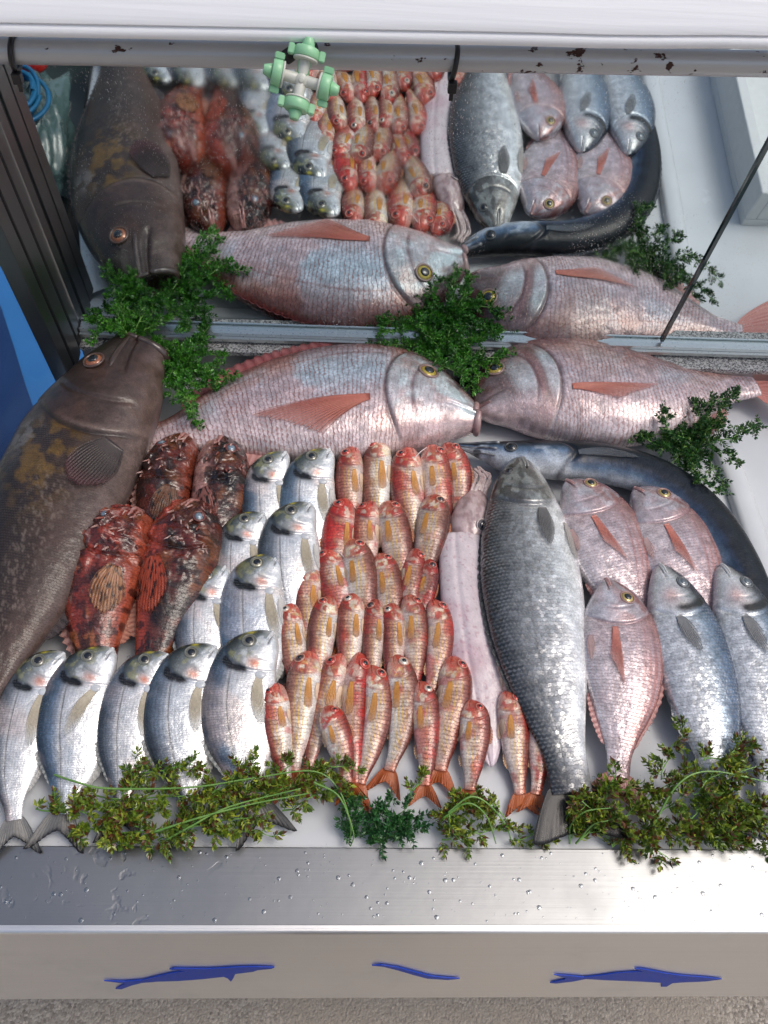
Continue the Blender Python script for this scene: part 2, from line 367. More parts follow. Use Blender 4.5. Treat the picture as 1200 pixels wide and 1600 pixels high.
def sheet(f, parent, name, G, col, thick=.0006, mat=None, al=None):
    """thin solid fin from a grid of points G (n,m,3); col (n,m,3)"""
    n, m, _ = G.shape; B = np.array([0, 0, 1.])
    gu = np.gradient(G, axis=0); gv = np.gradient(G, axis=1); nn = np.cross(gu, gv); nn /= np.linalg.norm(nn, axis=2)[..., None]+1e-12
    V = np.concatenate([(G+nn*thick/2).reshape(-1, 3), (G-nn*thick/2).reshape(-1, 3)])
    F = grid_faces(n, m); F2 = F[:, ::-1]+n*m
    idx = np.arange(n*m).reshape(n, m); loop = np.concatenate([idx[0, :], idx[1:, -1], idx[-1, -2::-1], idx[-2:0:-1, 0]])
    l2 = np.roll(loop, -1); E = np.stack([loop, l2, l2+n*m, loop+n*m], -1)
    if al is None: al = np.full(G.shape[:2], .9)
    C = np.concatenate([np.concatenate([col, al[..., None]], -1).reshape(-1, 4)]*2)
    return obj(name, mesh_np(name, V-f.org, np.concatenate([F, F2, E]), mat or M_FIN, C), parent)

def ray_tex(J, I, nr, seed):           # pigment of fin rays: J across 0..1
    return .5+.5*np.cos(J*nr*2*np.pi+.6*np.sin(I*3+seed))
def tail_fin(f, parent, ln, spread, fork, c0, c1, tip=None, nr=14, lift=.0, seed=0, curl=0., lobe=1.):
    n, m = 14, 41; I, J = np.meshgrid(np.linspace(0, 1, n), np.linspace(-1, 1, m), indexing='ij')
    t, b, h = f.prof(np.array(1.)); hp = (t+b)/2*.98; mid = (t-b)/2
    W = hp+(spread*f.H/2-hp)*I**.75
    ext = ln*f.L*(1-fork*(1-np.abs(J)**1.3))*(1-.12*np.abs(J)**8)
    S = f.L-.02*f.L+I*ext+curl*0; Q = mid+J*W*lobe+.0008*np.sin(J*40+seed)*I
    zr = .0006*np.cos(J*nr*np.pi)*I+.0035*np.sin(J*4+seed)*I+lift*I
    C, T, N, B = f.fr(S); G = C+N*Q[..., None]+B*zr[..., None]; G[..., 2] = np.maximum(G[..., 2], .0012+.0004*J)
    r = ray_tex((J+1)/2, I, nr, seed); col = mix(c0, c1, r*.6+.4*fbm(I*4, J*6, seed))
    if tip is not None: col = mix(col, tip, sm(.72, 1, I))
    return sheet(f, parent, 'tail_fin', G, col, al=np.clip(.98-.35*I*(1-r), 0, 1))
def edge_fin(f, parent, name, p0, p1, hgt, side, c0, c1, nr=14, spiky=.0, lean=.5, seed=0, flatz=0., shape=None):
    n, m = 7, 8*nr//2+1; I, J = np.meshgrid(np.linspace(0, 1, n), np.linspace(0, 1, m), indexing='ij')
    P = p0+(p1-p0)*J; v = side*.93*np.ones_like(P); S, Q = f.sq(P, v)
    _, Qe = f.sq(P, side*1.)
    sh = np.sin(np.pi*np.clip(J*.97+.03, 0, 1))**.5 if shape is None else shape(J)
    spk = 1-spiky*np.abs(((J*nr) % 1)-.0)
    H = hgt*f.H*sh*spk
    Q2 = Q+I*((Qe-Q)+side*H); S2 = S+I*H*lean
    C, T, N, B = f.fr(S2); z = flatz*f.H*I+.0008*np.cos(J*nr*2*np.pi)*I
    G = C+N*Q2[..., None]+B*z[..., None]; G[..., 2] = np.maximum(G[..., 2], .001)
    r = ray_tex(J, I, nr, seed); col = mix(c0, c1, r*.55+.45*fbm(I*3, J*9, seed))
    return sheet(f, parent, name, G, col, al=np.clip(.95-.5*I*(1-r)-.15*I, 0, 1))
def side_fin(f, parent, name, p, v, ang, ln, w0, w1, c0, c1, nr=10, seed=0, lift=.0025, tip=None, roundness=.5, spots=None, bend=0., al_=(.95, .55)):
    """fin lying on the flank; ang: degrees from tailward, + towards the back"""
    n, m = 18, 8*nr//2+1; I, J = np.meshgrid(np.linspace(0, 1, n), np.linspace(-.5, .5, m), indexing='ij')
    s0, q0 = f.sq(p, v); a = R_(ang)+bend*I; ln = ln*f.L
    L2 = ln*(1-roundness*(2*np.abs(J))**2*.9) if roundness >= 0 else ln*(1+roundness*(.5-J))
    L2 = L2*(1+.035*np.sin(J*nr*6.3+seed)+.04*(hsh(np.round(J*nr), 0*J, seed)-.5))
    W = (w0+(w1-w0)*np.sin(np.clip(I*1.15, 0, 1)*np.pi/2))*f.L
    if roundness < 0: W = (w0+(w1-w0)*I**1.2)*f.L
    x = I*L2; y = J*W
    S = s0+x*np.cos(a)-y*np.sin(a); Q = q0+x*np.sin(a)+y*np.cos(a)
    lf = lift*(.6+.8*I)+.0005*np.cos(J*nr*2*np.pi)*I
    G = f.at(S, Q, lf)
    r = ray_tex(J+.5, I, nr, seed); col = mix(c0, c1, r*.75+.35*fbm(I*4, J*5, seed))
    if spots is not None: col = mix(col, spots, sm(.56, .66, fbm(I*9, J*11, seed+3, 2)))
    if tip is not None: col = mix(col, tip, sm(.6, 1, I))
    fade = al_[0]-(al_[0]-al_[1])*I**1.3-.35*(1-r)*sm(.15, .6, I)-.25*sm(.40, .5, np.abs(J))
    return sheet(f, parent, name, G, col, .0005, al=np.clip(fade, .08, 1))
def eye(f, parent, p, v, r, iris, ring, pup=.5, bulge=.55, rim=(.3, .3, .3), haze=None, seed=0):
    s, q = f.sq(p, v); c = f.at(s, q) if np.ndim(s) else f.at(np.array([s]), np.array([q]))[0]
    r = r*f.L; e = .004*f.L+.15*r
    d1 = f.at(np.array([s+r*.6]), np.array([q]))[0]-f.at(np.array([s-r*.6]), np.array([q]))[0]
    d2 = f.at(np.array([s]), np.array([q+r*.6]))[0]-f.at(np.array([s]), np.array([q-r*.6]))[0]
    d1 /= np.linalg.norm(d1); nn = np.cross(d1, d2); nn /= np.linalg.norm(nn); nn *= np.sign(nn[2]); d2 = np.cross(nn, d1)
    nn2 = nn
    def dome(rad, hh, base, nr=8, na=24):
        T_ = np.linspace(0, np.pi/2, nr); A = np.linspace(0, 2*np.pi, na, endpoint=False)
        V = [c+nn2*(base+hh)]; rr = [0.]
        for t in T_[1:]:
            for a in A: V.append(c+d1*rad*np.sin(t)*np.cos(a)+d2*rad*np.sin(t)*np.sin(a)+nn2*(base+hh*np.cos(t))); rr.append(np.sin(t))
        F = [(0, 1+j, 1+(j+1) % na) for j in range(na)]
        for i in range(nr-2):
            for j in range(na): F.append((1+i*na+j, 1+(i+1)*na+j, 1+(i+1)*na+(j+1) % na, 1+i*na+(j+1) % na))
        return np.array(V), F, np.array(rr), A
    V, F, rr, A = dome(r, r*bulge, -.12*r)
    th = np.arctan2((V-c) @ d2, (V-c) @ d1)
    col = mix(ring, iris, sm(.95, .72, rr)); col = mix(col, np.array(iris)*.45, .5*noise(th*4, rr*3, seed)*sm(.3, .7, rr))
    eo = obj('eye', mesh_np('eye', V-f.org, F, M_EYE, col), parent)
    V, F, rr, A = dome(r*pup, r*bulge*.42, r*bulge*.58)
    if haze is None: po = obj('pupil', mesh_np('pupil', V-f.org, F, M_PUP), eo)
    else: po = obj('pupil', mesh_np('pupil', V-f.org, F, M_EYE, np.tile(haze, (len(V), 1))), eo)
    # socket rim
    A = np.linspace(0, 2*np.pi, 28); P = c+r*1.05*(np.cos(A)[:, None]*d1+np.sin(A)[:, None]*d2)
    P = P+nn2*(.05*r); V, F = tube(P, r*.15, 6, False)
    obj('eye_socket', mesh_np('eye_socket', V-f.org, F, M_RIM, np.tile(rim, (len(V), 1))), parent)
    return eo

# ------------------------------------------------------------------ relief and pigment by kind
def opercle(v, c, b=.07): return c-b*(np.clip(v, -1, 1)+.05)**2
def relief_generic(op=.27, b=.08, mouth=(.0, .085, -.25), pre=.2, amp=.022, eyep=(.12, .38)):
    def fn(p, v, s, q, seed):
        e = opercle(v, op, b); r = amp*sm(e+.004, e-.006, p)*sm(.0, .1, p)      # raised gill cover
        r = r-amp*1.1*bump1(p, e+.006, .006)
        e2 = opercle(v, pre, b*.9); r = r-amp*.5*bump1(p, e2, .006)*sm(.8, .5, np.abs(v))+amp*.3*sm(e2+.05, e2, p)*sm(e2-.05, e2, p)
        a, c, mv = mouth; line = mv-.9*p
        r = r-amp*1.2*np.exp(-((v-line)/(.05+.15*sm(.05, 0, p)))**2)*sm(c, c-.015, p)
        r = r+.007*(iso(p, v, 14.0, seed)-.5)
        r = r+.01*(iso(p, v, 5.0, seed+5)-.5)
        ex, ev = eyep; r = r-.012*np.exp(-(((p-ex)/.045)**2+((v-ev)/.25)**2))
        return r
    return fn
def tonal(c, v, bands):
    """bands: list of (v, rgb) ascending"""
    vs = [b[0] for b in bands]; cs = np.array([b[1] for b in bands]); return np.stack([np.interp(v, vs, cs[:, k]) for k in range(3)], -1)
def A4(col, m): return np.concatenate([col, np.clip(m, 0, 1)[..., None]], -1)

def col_gilthead(tone):
    # tone: dict(back, olive)
    def fn(p, v, s, q, seed):
        nz = iso(p, v, 9.0, seed); v2 = v+.12*(nz-.5)
        blue = tone.get('blue', .5)
        back = mix((.065, .070, .076), (.045, .080, .125), blue); upper = mix((.24, .25, .265), (.15, .23, .34), blue)
        c = tonal(None, v2, [(-1, (.86, .88, .89)), (-.5, (.84, .86, .87)), (-.1, (.76, .79, .82)), (.32, (.62, .65, .69)), (.58, upper), (.82, back), (1, back*.6)])
        c = mix(c, (.78, .62, .56), .45*sm(.52, .7, iso(p, v, 4.0, seed+9)))
        c = mix(c, (.26, .42, .60), .45*blue*sm(.5, .68, iso(p, v, 3.0, seed+19))*sm(-.7, 0, v))
        st = .5+.5*np.sin(v*58+2*np.sin(p*6)); c = c*(1-.20*st*sm(.25, .35, p))[..., None]
        ll = np.exp(-((v-(.42-.12*np.sin(p*3.1)))/.020)**2)*sm(.28, .33, p)*sm(1, .9, p)
        c = mix(c, (.07, .07, .07), .8*ll); c = mix(c, (.80, .78, .74), .5*np.exp(-((v-(.47-.12*np.sin(p*3.1)))/.025)**2)*sm(.28, .33, p))
        # head
        e = opercle(v, .27, .08); hd = sm(e+.01, e-.01, p)
        hc = tonal(None, v2, [(-1, (.80, .82, .84)), (-.45, (.70, .73, .76)), (-.1, (.52, .55, .56)), (.2, (.30, .33, .33)), (.5, (.13, .15, .145)), (.8, (.045, .055, .055)), (1, (.03, .035, .035))])
        hc = mix(hc, (.38, .37, .16), .55*sm(.5, .68, iso(p, v, 22.0, seed+2))*sm(-.3, .2, v))
        hc = mix(hc, (.80, .84, .85), .7*sm(.56, .7, iso(p, v, 26.0, seed+12))*sm(.6, .1, v))
        hc = mix(hc, (.74, .78, .80), sm(.045, .0, p)*.8)
        hc = mix(hc, (.62, .20, .11), .85*np.exp(-((p-.225)/.032)**2-((v+.25)/.22)**2)*(.4+1.*nz))
        hc = mix(hc, (.70, .60, .06), .9*np.exp(-((p-.075)/.016)**2-((v-.80)/.12)**2))
        c = mix(c, hc, hd)
        dk = np.exp(-((p-(e+.012+.012*sm(.1, .5, v)))/.021)**2)*sm(-.25, .15, v)*sm(.80, .6, v)*(.45+1.2*iso(p, v, 45.0, seed+4))
        c = mix(c, (.008, .008, .011), np.clip(dk*1.6, 0, 1))
        e2 = opercle(v, .185, .07); c = mix(c, (.14, .15, .15), .35*np.exp(-((p-e2)/.005)**2)*sm(.6, .3, np.abs(v)))
        line = -.25-.9*p; c = mix(c, (.10, .08, .08), .7*np.exp(-((v-line)/.05)**2)*sm(.085, .07, p))
        return A4(c, sm(.0, .04, p-e)*(.35+.65*sm(.1, .6, v)))
    return fn
def col_mullet(k):
    red, pale, dark = k.get('red', .5), k.get('pale', .3), k.get('dark', .0)
    def fn(p, v, s, q, seed):
        nz = iso(p, v, 10.0, seed); n2 = iso(p, v, 26.0, seed+7); v2 = v+.22*(nz-.5)
        back = mix((.19, .065, .045), (.28, .020, .015), red); mid = mix((.44, .22, .15), (.42, .085, .060), red); bel = mix((.66, .50, .43), (.54, .24, .19), red*.9)
        bel = mix(bel, (.80, .77, .72), pale)
        c = tonal(None, v2, [(-1, bel), (-.45, bel), (.0, mid*.45+bel*.55), (.35, mid), (.7, back), (1, back*.55)])
        c = mix(c, (.82, .78, .74), (.25+.4*pale)*sm(.52, .66, iso(p, v, 13.0, seed+41))*sm(.5, .2, v))
        for vv, a in ((.28, .45), (.0, .8), (-.28, .75), (-.52, .4)):
            c = mix(c, (.78, .50, .03), 1.25*a*(1-.5*red)*(1-.4*dark)*np.exp(-((v-vv-.03*np.sin(p*7+seed))/.050)**2)*sm(.2, .3, p)*sm(1, .8, p)*(.45+.8*n2))
        c = mix(c, (.52, .018, .014), (.25+.6*red)*sm(.58, .70, iso(p, v, 6.0, seed+11)))
        if k.get('blotch'): c = mix(c, (.72, .04, .03), np.exp(-((p-.34)/.035)**2-((v+.35)/.28)**2)**.6*.9)
        c = mix(c, (.60, .16, .07), sm(.9, 1, p)*.7)
        e = opercle(v, .235, .06); hd = sm(e+.01, e-.01, p)
        hc = tonal(None, v2, [(-1, (.70, .46, .40)), (-.4, mix((.62, .26, .18), (.56, .075, .045), red)), (.1, mix((.44, .12, .07), (.46, .03, .018), red)), (.6, back*1.15), (1, back*.6)])
        hc = mix(hc, (.60, .03, .02), .6*sm(.5, .66, iso(p, v, 16.0, seed+33)))
        hc = mix(hc, (.86, .78, .62), (.95-.35*red)*sm(.48, .62, iso(p, v, 22.0, seed+3))*sm(.09, .14, p)*sm(.5, .1, v)*(1-dark*.7))
        hc = mix(hc, (.82, .62, .22), .5*sm(.55, .68, iso(p, v, 30.0, seed+5))*sm(.1, .15, p)*sm(.4, 0, v)*(1-red))
        hc = mix(hc, (.62, .12, .08), .6*sm(.06, .02, p))
        c = mix(c, hc, hd)
        c = mix(c, (.25, .04, .03), .55*np.exp(-((p-e-.003)/.007)**2)*sm(.85, .5, np.abs(v)))
        c = mix(c, (.20, .03, .03), .6*np.exp(-((v+.35+.8*p)/.06)**2)*sm(.09, .07, p))
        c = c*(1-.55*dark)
        return A4(c, sm(.0, .03, p-e)*(.35+.65*sm(-.7, .0, v)))
    return fn
def col_dentex(k):
    def fn(p, v, s, q, seed):
        nz = iso(p, v, 9.0, seed); v2 = v+.15*(nz-.5)
        c = tonal(None, v2, [(-1, (.74, .64, .65)), (-.6, (.66, .54, .56)), (-.2, (.58, .46, .49)), (.2, (.52, .43, .47)), (.55, (.48, .30, .28)), (.8, (.28, .12, .10)), (1, (.14, .05, .05))])
        c = mix(c, (.46, .62, .74), .62*np.exp(-((v-.2)/.5)**2)*sm(.35, .55, iso(p, v, 7.0, seed+3))*sm(.2, .3, p)*sm(.95, .6, p)*k.get('blue', 1))
        c = mix(c, (.66, .40, .28), .3*sm(.5, .7, iso(p, v, 5.0, seed+5)))
        ll = np.exp(-((v-(.62-.25*p))/.018)**2)*sm(.27, .3, p); c = mix(c, (.24, .10, .09), .6*ll)
        e = opercle(v, .27, .08); hd = sm(e+.008, e-.008, p)
        hc = tonal(None, v2, [(-1, (.74, .66, .68)), (-.5, (.66, .60, .64)), (-.1, (.56, .56, .60)), (.3, (.42, .46, .48)), (.6, (.28, .20, .20)), (1, (.12, .06, .07))])
        hc = mix(hc, (.50, .34, .33), .5*sm(.45, .65, iso(p, v, 18.0, seed+2)))
        hc = mix(hc, k.get('brow', (.30, .18, .18)), k.get('browa', .45)*np.exp(-((p-.07)/.06)**2)*sm(-.5, .2, v))
        hc = mix(hc, (.62, .76, .80), .75*sm(.42, .6, iso(p, v, 11.0, seed+21))*sm(.85, .5, v)*sm(-.75, -.3, v)*k.get('blue', 1)/1.3)
        hc = mix(hc, (.14, .07, .08), .7*sm(.5, .75, v)*sm(.16, .05, p))
        hc = mix(hc, (.52, .34, .33), .6*sm(-.3, -.8, v))
        hc = hc*(.82+.36*iso(p, v, 50.0, seed+6))[..., None]
        if k.get('browa', 0) > 1:
            hc = mix(hc, (.13, .065, .058), .85*sm(.145, .10, p)*sm(-.75, -.3, v)*(.6+.5*nz)); hc = mix(hc, (.20, .10, .09), .7*sm(.185, .195, p)*sm(.235, .215, p)*sm(.75, .45, np.abs(v)))
        c = mix(c, hc, hd)
        c = mix(c, (.07, .03, .035), .85*np.exp(-((p-e-.005)/.0065)**2)*sm(.95, .6, np.abs(v)))
        e2 = opercle(v, .195, .07); c = mix(c, (.12, .05, .06), .75*np.exp(-((p-e2)/.006)**2)*sm(.75, .45, np.abs(v)))
        c = mix(c, (.34, .16, .16), .5*sm(e2-.01, e2+.02, p)*sm(e2+.035, e2+.012, p)*sm(.8, .4, np.abs(v))*k.get('browa', .4))
        return A4(c, .35+.65*sm(.0, .02, p-e)-.35*sm(.1, .06, p))
    return fn
def col_pandora(k):
    def fn(p, v, s, q, seed):
        nz = iso(p, v, 8.0, seed); v2 = v+.15*(nz-.5)
        c = tonal(None, v2, [(-1, (.68, .62, .64)), (-.5, (.60, .51, .53)), (0, (.52, .42, .45)), (.4, (.44, .32, .34)), (.8, (.34, .17, .16)), (1, (.24, .09, .08))])
        c = mix(c, (.60, .17, .12), .35*sm(.5, .75, iso(p, v, 4.0, seed+1))*sm(.2, .8, np.abs(v)))
        st = .5+.5*np.sin(v*40+np.sin(p*6)); c = mix(c, (.56, .62, .72), .25*st*sm(.3, .4, p))
        ll = np.exp(-((v-(.6-.3*p))/.022)**2)*sm(.27, .3, p); c = mix(c, (.32, .12, .12), .6*ll)
        e = opercle(v, .27, .08); hd = sm(e+.008, e-.008, p)
        hc = tonal(None, v2, [(-1, (.62, .54, .57)), (-.3, (.48, .40, .43)), (.2, (.38, .27, .28)), (.6, (.30, .15, .15)), (1, (.18, .07, .07))])
        hc = mix(hc, (.50, .54, .60), .5*sm(.4, .65, iso(p, v, 16.0, seed+2)))
        c = mix(c, hc, hd); c = mix(c, (.20, .09, .10), .6*np.exp(-((p-e-.004)/.006)**2)*sm(.95, .6, np.abs(v)))
        e2 = opercle(v, .195, .07); c = mix(c, (.26, .14, .16), .4*np.exp(-((p-e2)/.005)**2)*sm(.75, .45, np.abs(v)))
        line = -.2-.9*p; c = mix(c, (.2, .07, .07), .5*np.exp(-((v-line)/.04)**2)*sm(.085, .07, p))
        return A4(c, sm(.0, .03, p-e))
    return fn
def col_bass(p, v, s, q, seed):
    nz = iso(p, v, 7.0, seed); v2 = v+.22*(nz-.5)
    c = tonal(None, v2, [(-1, (.76, .78, .79)), (-.55, (.72, .75, .77)), (-.15, (.52, .54, .555)), (.3, (.27, .285, .295)), (.6, (.12, .13, .14)), (1, (.022, .025, .028))])
    ll = np.exp(-((v-.18)/.02)**2)*sm(.2, .25, p); c = mix(c, (.10, .10, .10), .55*ll)
    e = opercle(v, .21, .05); hd = sm(e+.008, e-.008, p)
    hc = tonal(None, v2, [(-1, (.62, .62, .60)), (-.4, (.26, .26, .255)), (.1, (.13, .13, .125)), (1, (.045, .05, .045))])
    hc = mix(hc, (.10, .09, .08), .5*sm(.45, .6, iso(p, v, 24.0, seed+1)))
    hc = mix(hc, (.50, .54, .52), .4*sm(.5, .62, iso(p, v, 30.0, seed+8)))
    c = mix(c, hc, hd); c = mix(c, (.05, .05, .05), .7*np.exp(-((p-e-.003)/.004)**2)*sm(.9, .6, np.abs(v)))
    e2 = opercle(v, .16, .05); c = mix(c, (.07, .07, .07), .55*np.exp(-((p-e2)/.004)**2)*sm(.85, .6, np.abs(v)))
    c = mix(c, (.05, .05, .055), .75*sm(.88, 1, p))
    return A4(c, sm(.0, .02, p-e)*(.15+.85*sm(-.8, -.1, v)))
def col_seabass(p, v, s, q, seed):
    nz = iso(p, v, 7.0, seed); v2 = v+.1*(nz-.5)
    c = tonal(None, v2, [(-1, (.80, .82, .84)), (-.3, (.62, .66, .70)), (.05, (.44, .50, .56)), (.3, (.22, .30, .39)), (.6, (.10, .16, .25)), (1, (.04, .06, .10))])
    st = np.exp(-((((v+1)*13) % 1-.5)/.22)**2); c = c*(1-.16*st*sm(.3, .4, p))[..., None]
    e = opercle(v, .25, .06); hd = sm(e+.008, e-.008, p)
    hc = tonal(None, v2, [(-1, (.74, .74, .75)), (-.1, (.56, .57, .58)), (.25, (.30, .32, .34)), (.55, (.06, .07, .09)), (1, (.03, .04, .06))])
    hc = mix(hc, (.62, .28, .22), .5*np.exp(-((p-.17)/.04)**2-((v+.35)/.3)**2))
    c = mix(c, hc, hd); c = mix(c, (.02, .02, .02), np.clip(1.3*np.exp(-((p-e+.012)/.022)**2)*sm(-.45, -.1, v)*(.5+nz), 0, 1))
    return A4(c, sm(.0, .03, p-e))
def col_grouper(p, v, s, q, seed):
    nz = iso(p, v, 9.0, seed); v2 = v+.3*(nz-.5)
    c = tonal(None, v2, [(-1, (.17, .125, .115)), (-.7, (.09, .060, .053)), (-.2, (.036, .0225, .0195)), (.4, (.020, .0135, .0125)), (.8, (.016, .0125, .0125)), (1, (.018, .016, .017))])
    c = mix(c, (.065, .036, .028), .6*sm(.45, .7, iso(p, v, 5.0, seed+4)))
    g = np.exp(-((p-.42)/.10)**2-((v-.15)/.40)**2)*sm(.40, .64, iso(p, v, 40.0, seed+6))*1.6; c = mix(c, (.15, .085, .018), np.clip(g, 0, .75))
    g = np.exp(-((p-.36)/.04)**2-((v-.62)/.2)**2)*sm(.5, .6, iso(p, v, 60.0, seed+6)); c = mix(c, (.16, .155, .16), np.clip(g, 0, .6))
    dd = hsh(np.floor(p*170), np.floor(v*30+.5*np.floor(p*170)), 3); c = mix(c, (.30, .24, .20), .35*sm(.72, .9, dd)*sm(.4, .5, p)*sm(.5, .1, np.abs(v+.1)))
    e = opercle(v+.2, .33, .08); hd = sm(e+.006, e-.006, p)
    hc = tonal(None, v2, [(-1, (.15, .105, .095)), (-.4, (.055, .034, .030)), (.3, (.030, .019, .017)), (1, (.016, .0125, .0125))])
    hc = mix(hc, (.075, .042, .032), .6*sm(.45, .7, iso(p, v, 14.0, seed+2)))
    c = mix(c, hc, hd); c = mix(c, (.012, .008, .008), .8*np.exp(-((p-e-.004)/.005)**2)*sm(.98, .7, np.abs(v)))
    c = mix(c, (.20, .14, .12), .5*np.exp(-((p-e+.010)/.007)**2)*sm(.3, -.2, v))
    return A4(c, sm(.0, .04, p-e)*.9)
def col_scorpion(k):
    def fn(p, v, s, q, seed):
        red = k.get('red', .5); nz = iso(p, v, 7.0, seed); n2 = iso(p, v, 18.0, seed+2); n3 = iso(p, v, 40.0, seed+5, 3)
        c = mix((.09, .018, .012), (.30, .038, .020), np.clip(red+1.6*(nz-.5), 0, 1))
        c = mix(c, (.012, .006, .006), .9*sm(.48, .62, n2)*(1.1-.5*red))
        c = mix(c, (.34, .11, .03), .6*sm(.55, .7, iso(p, v, 9.0, seed+8)))
        c = mix(c, (.42, .20, .18), .55*sm(.64, .74, n3)*sm(.5, .1, p)); c = mix(c, (.45, .30, .28), .3*sm(.70, .78, n3))
        cut = k.get('belly', -.55); c = mix(c, k.get('bc', (.40, .085, .045)), .85*sm(cut+.15, cut-.2, v+.2*(nz-.5)))
        c = mix(c, (.016, .006, .006), .75*sm(.58, .62, iso(p, v, 24.0, seed+17, 2))*sm(.05, .25, p))
        c = c*k.get('val', 1.)
        return A4(c, .6+.4*n2)
    return fn
def rel_scorpion(p, v, s, q, seed):
    r = relief_generic(.34, .08, (0, .13, -.2), .24, .03)(p, v, s, q, seed)
    r = r+.10*(iso(p, v, 12.0, seed+1)-.5)*sm(.75, .3, p)+.05*(iso(p, v, 34.0, seed+3, 3)-.5)*sm(.7, .3, p)
    r = r+.05*np.exp(-((p-.14)/.05)**2-((v-.4)/.2)**2)+.05*sm(.62, .72, iso(p, v, 22.0, seed+9, 2))*sm(.45, .3, p)
    return r
def rel_grouper(p, v, s, q, seed):
    e = opercle(v+.2, .33, .08); r = .017*sm(e+.004, e-.004, p)*sm(.05, .12, p)-.012*bump1(p, e+.006, .006)
    e2 = opercle(v+.1, .235, .06); r = r-.014*bump1(p, e2, .006)*sm(.8, .5, np.abs(v))+.008*sm(e2+.02, e2-.02, p)
    r = r-.03*np.exp(-((v-.02+2.3*p)/.08)**2)*sm(.15, .12, p)
    return r+.022*(iso(p, v, 12.0, seed)-.5)+.02*np.exp(-((p-.128)/.035)**2-((v-.36)/.16)**2)
def col_spear(p, v, s, q, seed):
    nz = iso(p, v, 14.0, seed); v2 = v+.12*(nz-.5)
    c = tonal(None, v2, [(-1, (.50, .54, .58)), (-.92, (.26, .31, .37)), (-.78, (.10, .15, .22)), (-.6, (.035, .055, .095)), (-.35, (.010, .015, .025)), (1, (.006, .008, .011))])
    bars = sm(.45, .75, .5+.5*np.sin(p*95+2*nz)); c = mix(c, (.03, .055, .11), .4*bars*sm(.2, .28, p)*sm(-.2, -.5, v)*sm(-1, -.8, v))
    c = mix(c, (.14, .25, .42), .5*sm(.5, .65, iso(p, v, 20.0, seed+2))*sm(-.4, -.7, v)*sm(.4, .25, p))
    hc = tonal(None, v2, [(-1, (.56, .58, .60)), (-.5, (.36, .42, .50)), (-.1, (.12, .19, .30)), (.25, (.03, .045, .07)), (.5, (.012, .016, .02)), (1, (.006, .008, .01))])
    hc = mix(hc, (.45, .52, .6), .6*sm(.5, .66, iso(p, v, 36.0, seed+7))*sm(.3, 0, v))
    hc = mix(hc, (.02, .025, .03), .8*sm(.09, .05, p)*sm(.5, .62, iso(p, v, 50.0, seed+7)))
    c = mix(c, hc, sm(.235, .22, p)); c = mix(c, (.03, .03, .04), .7*np.exp(-((p-.228+.02*v*v)/.006)**2))
    return A4(c, sm(.25, .3, p)*.5)
def col_squid(p, v, s, q, seed):
    nz = iso(p, v, 12.0, seed); c = mix((.66, .56, .59), (.76, .67, .69), nz)
    c = mix(c, (.55, .33, .38), .5*sm(.5, .75, iso(p, v, 5.0, seed+2)))
    c = mix(c, (.44, .18, .24), .5*sm(.70, .76, iso(p, v, 90.0, seed, 2)))
    c = mix(c, (.58, .48, .56), sm(.8, 1, p)*.6)
    return A4(c, np.ones_like(p)*.6)
REL_B = relief_generic(.27, .08, (0, .085, -.25), .185, .013)
REL_M = relief_generic(.235, .06, (0, .09, -.35), .16, .03, (.1, .5))
REL_D = relief_generic(.27, .08, (0, .10, -.15), .195, .011, (.165, .45))
REL_S = relief_generic(.21, .05, (0, .08, -.1), .16, .018)

def zz(path, z0, z1):
    n = len(path); return [(a, b, z0+(z1-z0)*i/(n-1)) for i, (a, b) in enumerate(path)]

# ------------------------------------------------------------------ the stall: setting materials
WHITE = flat('white_plastic', (.66, .69, .72), .22, 0, .5, 9, .14, .0008, rvar=.25)
def steel(name, c, rough, dents=False, vert=False, grain=1.):
    b = NB(name); f = b.noise(b.coord((2, 260, 260) if not vert else (260, 260, 2)), 1.2, 5, .7); g = b.noise(b.coord(), 7, 4)
    h2 = b.noise(b.coord(), 34, 3, .5, .6)
    col = b.mixc(f, tuple(x*.88 for x in c), c); col = b.mixc(b.M('MULTIPLY', b.step(.5, .8, g), .35), col, tuple(x*.7 for x in c))
    n = b.bump(b.M('ADD', b.M('MULTIPLY', f, .08*grain), b.M('MULTIPLY', g, .5)), .003, .5)
    if dents: 
        sp = b.n('ShaderNodeSeparateXYZ'); b.t.links.new(b.coord(), sp.inputs[0])
        wherel = b.M('MULTIPLY', b.step(.02, -.22, sp.outputs[0]), b.step(.47, .60, b.noise(b.coord(), 8, 2)))
        d = b.M('MULTIPLY', b.step(.60, .72, b.noise(b.coord(), 60, 2, .4, .3)), wherel); n = b.bump(b.M('MULTIPLY', d, -1), .0006, .5, n)
    b.set(Base_Color=col, Metallic=1., Roughness=b.M('ADD', rough, b.M('MULTIPLY', b.M('SUBTRACT', g, .5), .25)), Normal=n)
    return b.m
STEEL = steel('brushed_steel', (.34, .35, .355), .36, True); STEELF = steel('brushed_steel_front', (.88, .88, .87), .42)
STEELD = steel('dull_steel_post', (.34, .355, .37), .34, vert=True); ALU = flat('mirror_track_aluminium', (.62, .66, .66), .3, .9, 0, 200, .1, .0002)
GASK = flat('black_gasket', (.02, .022, .025), .45)
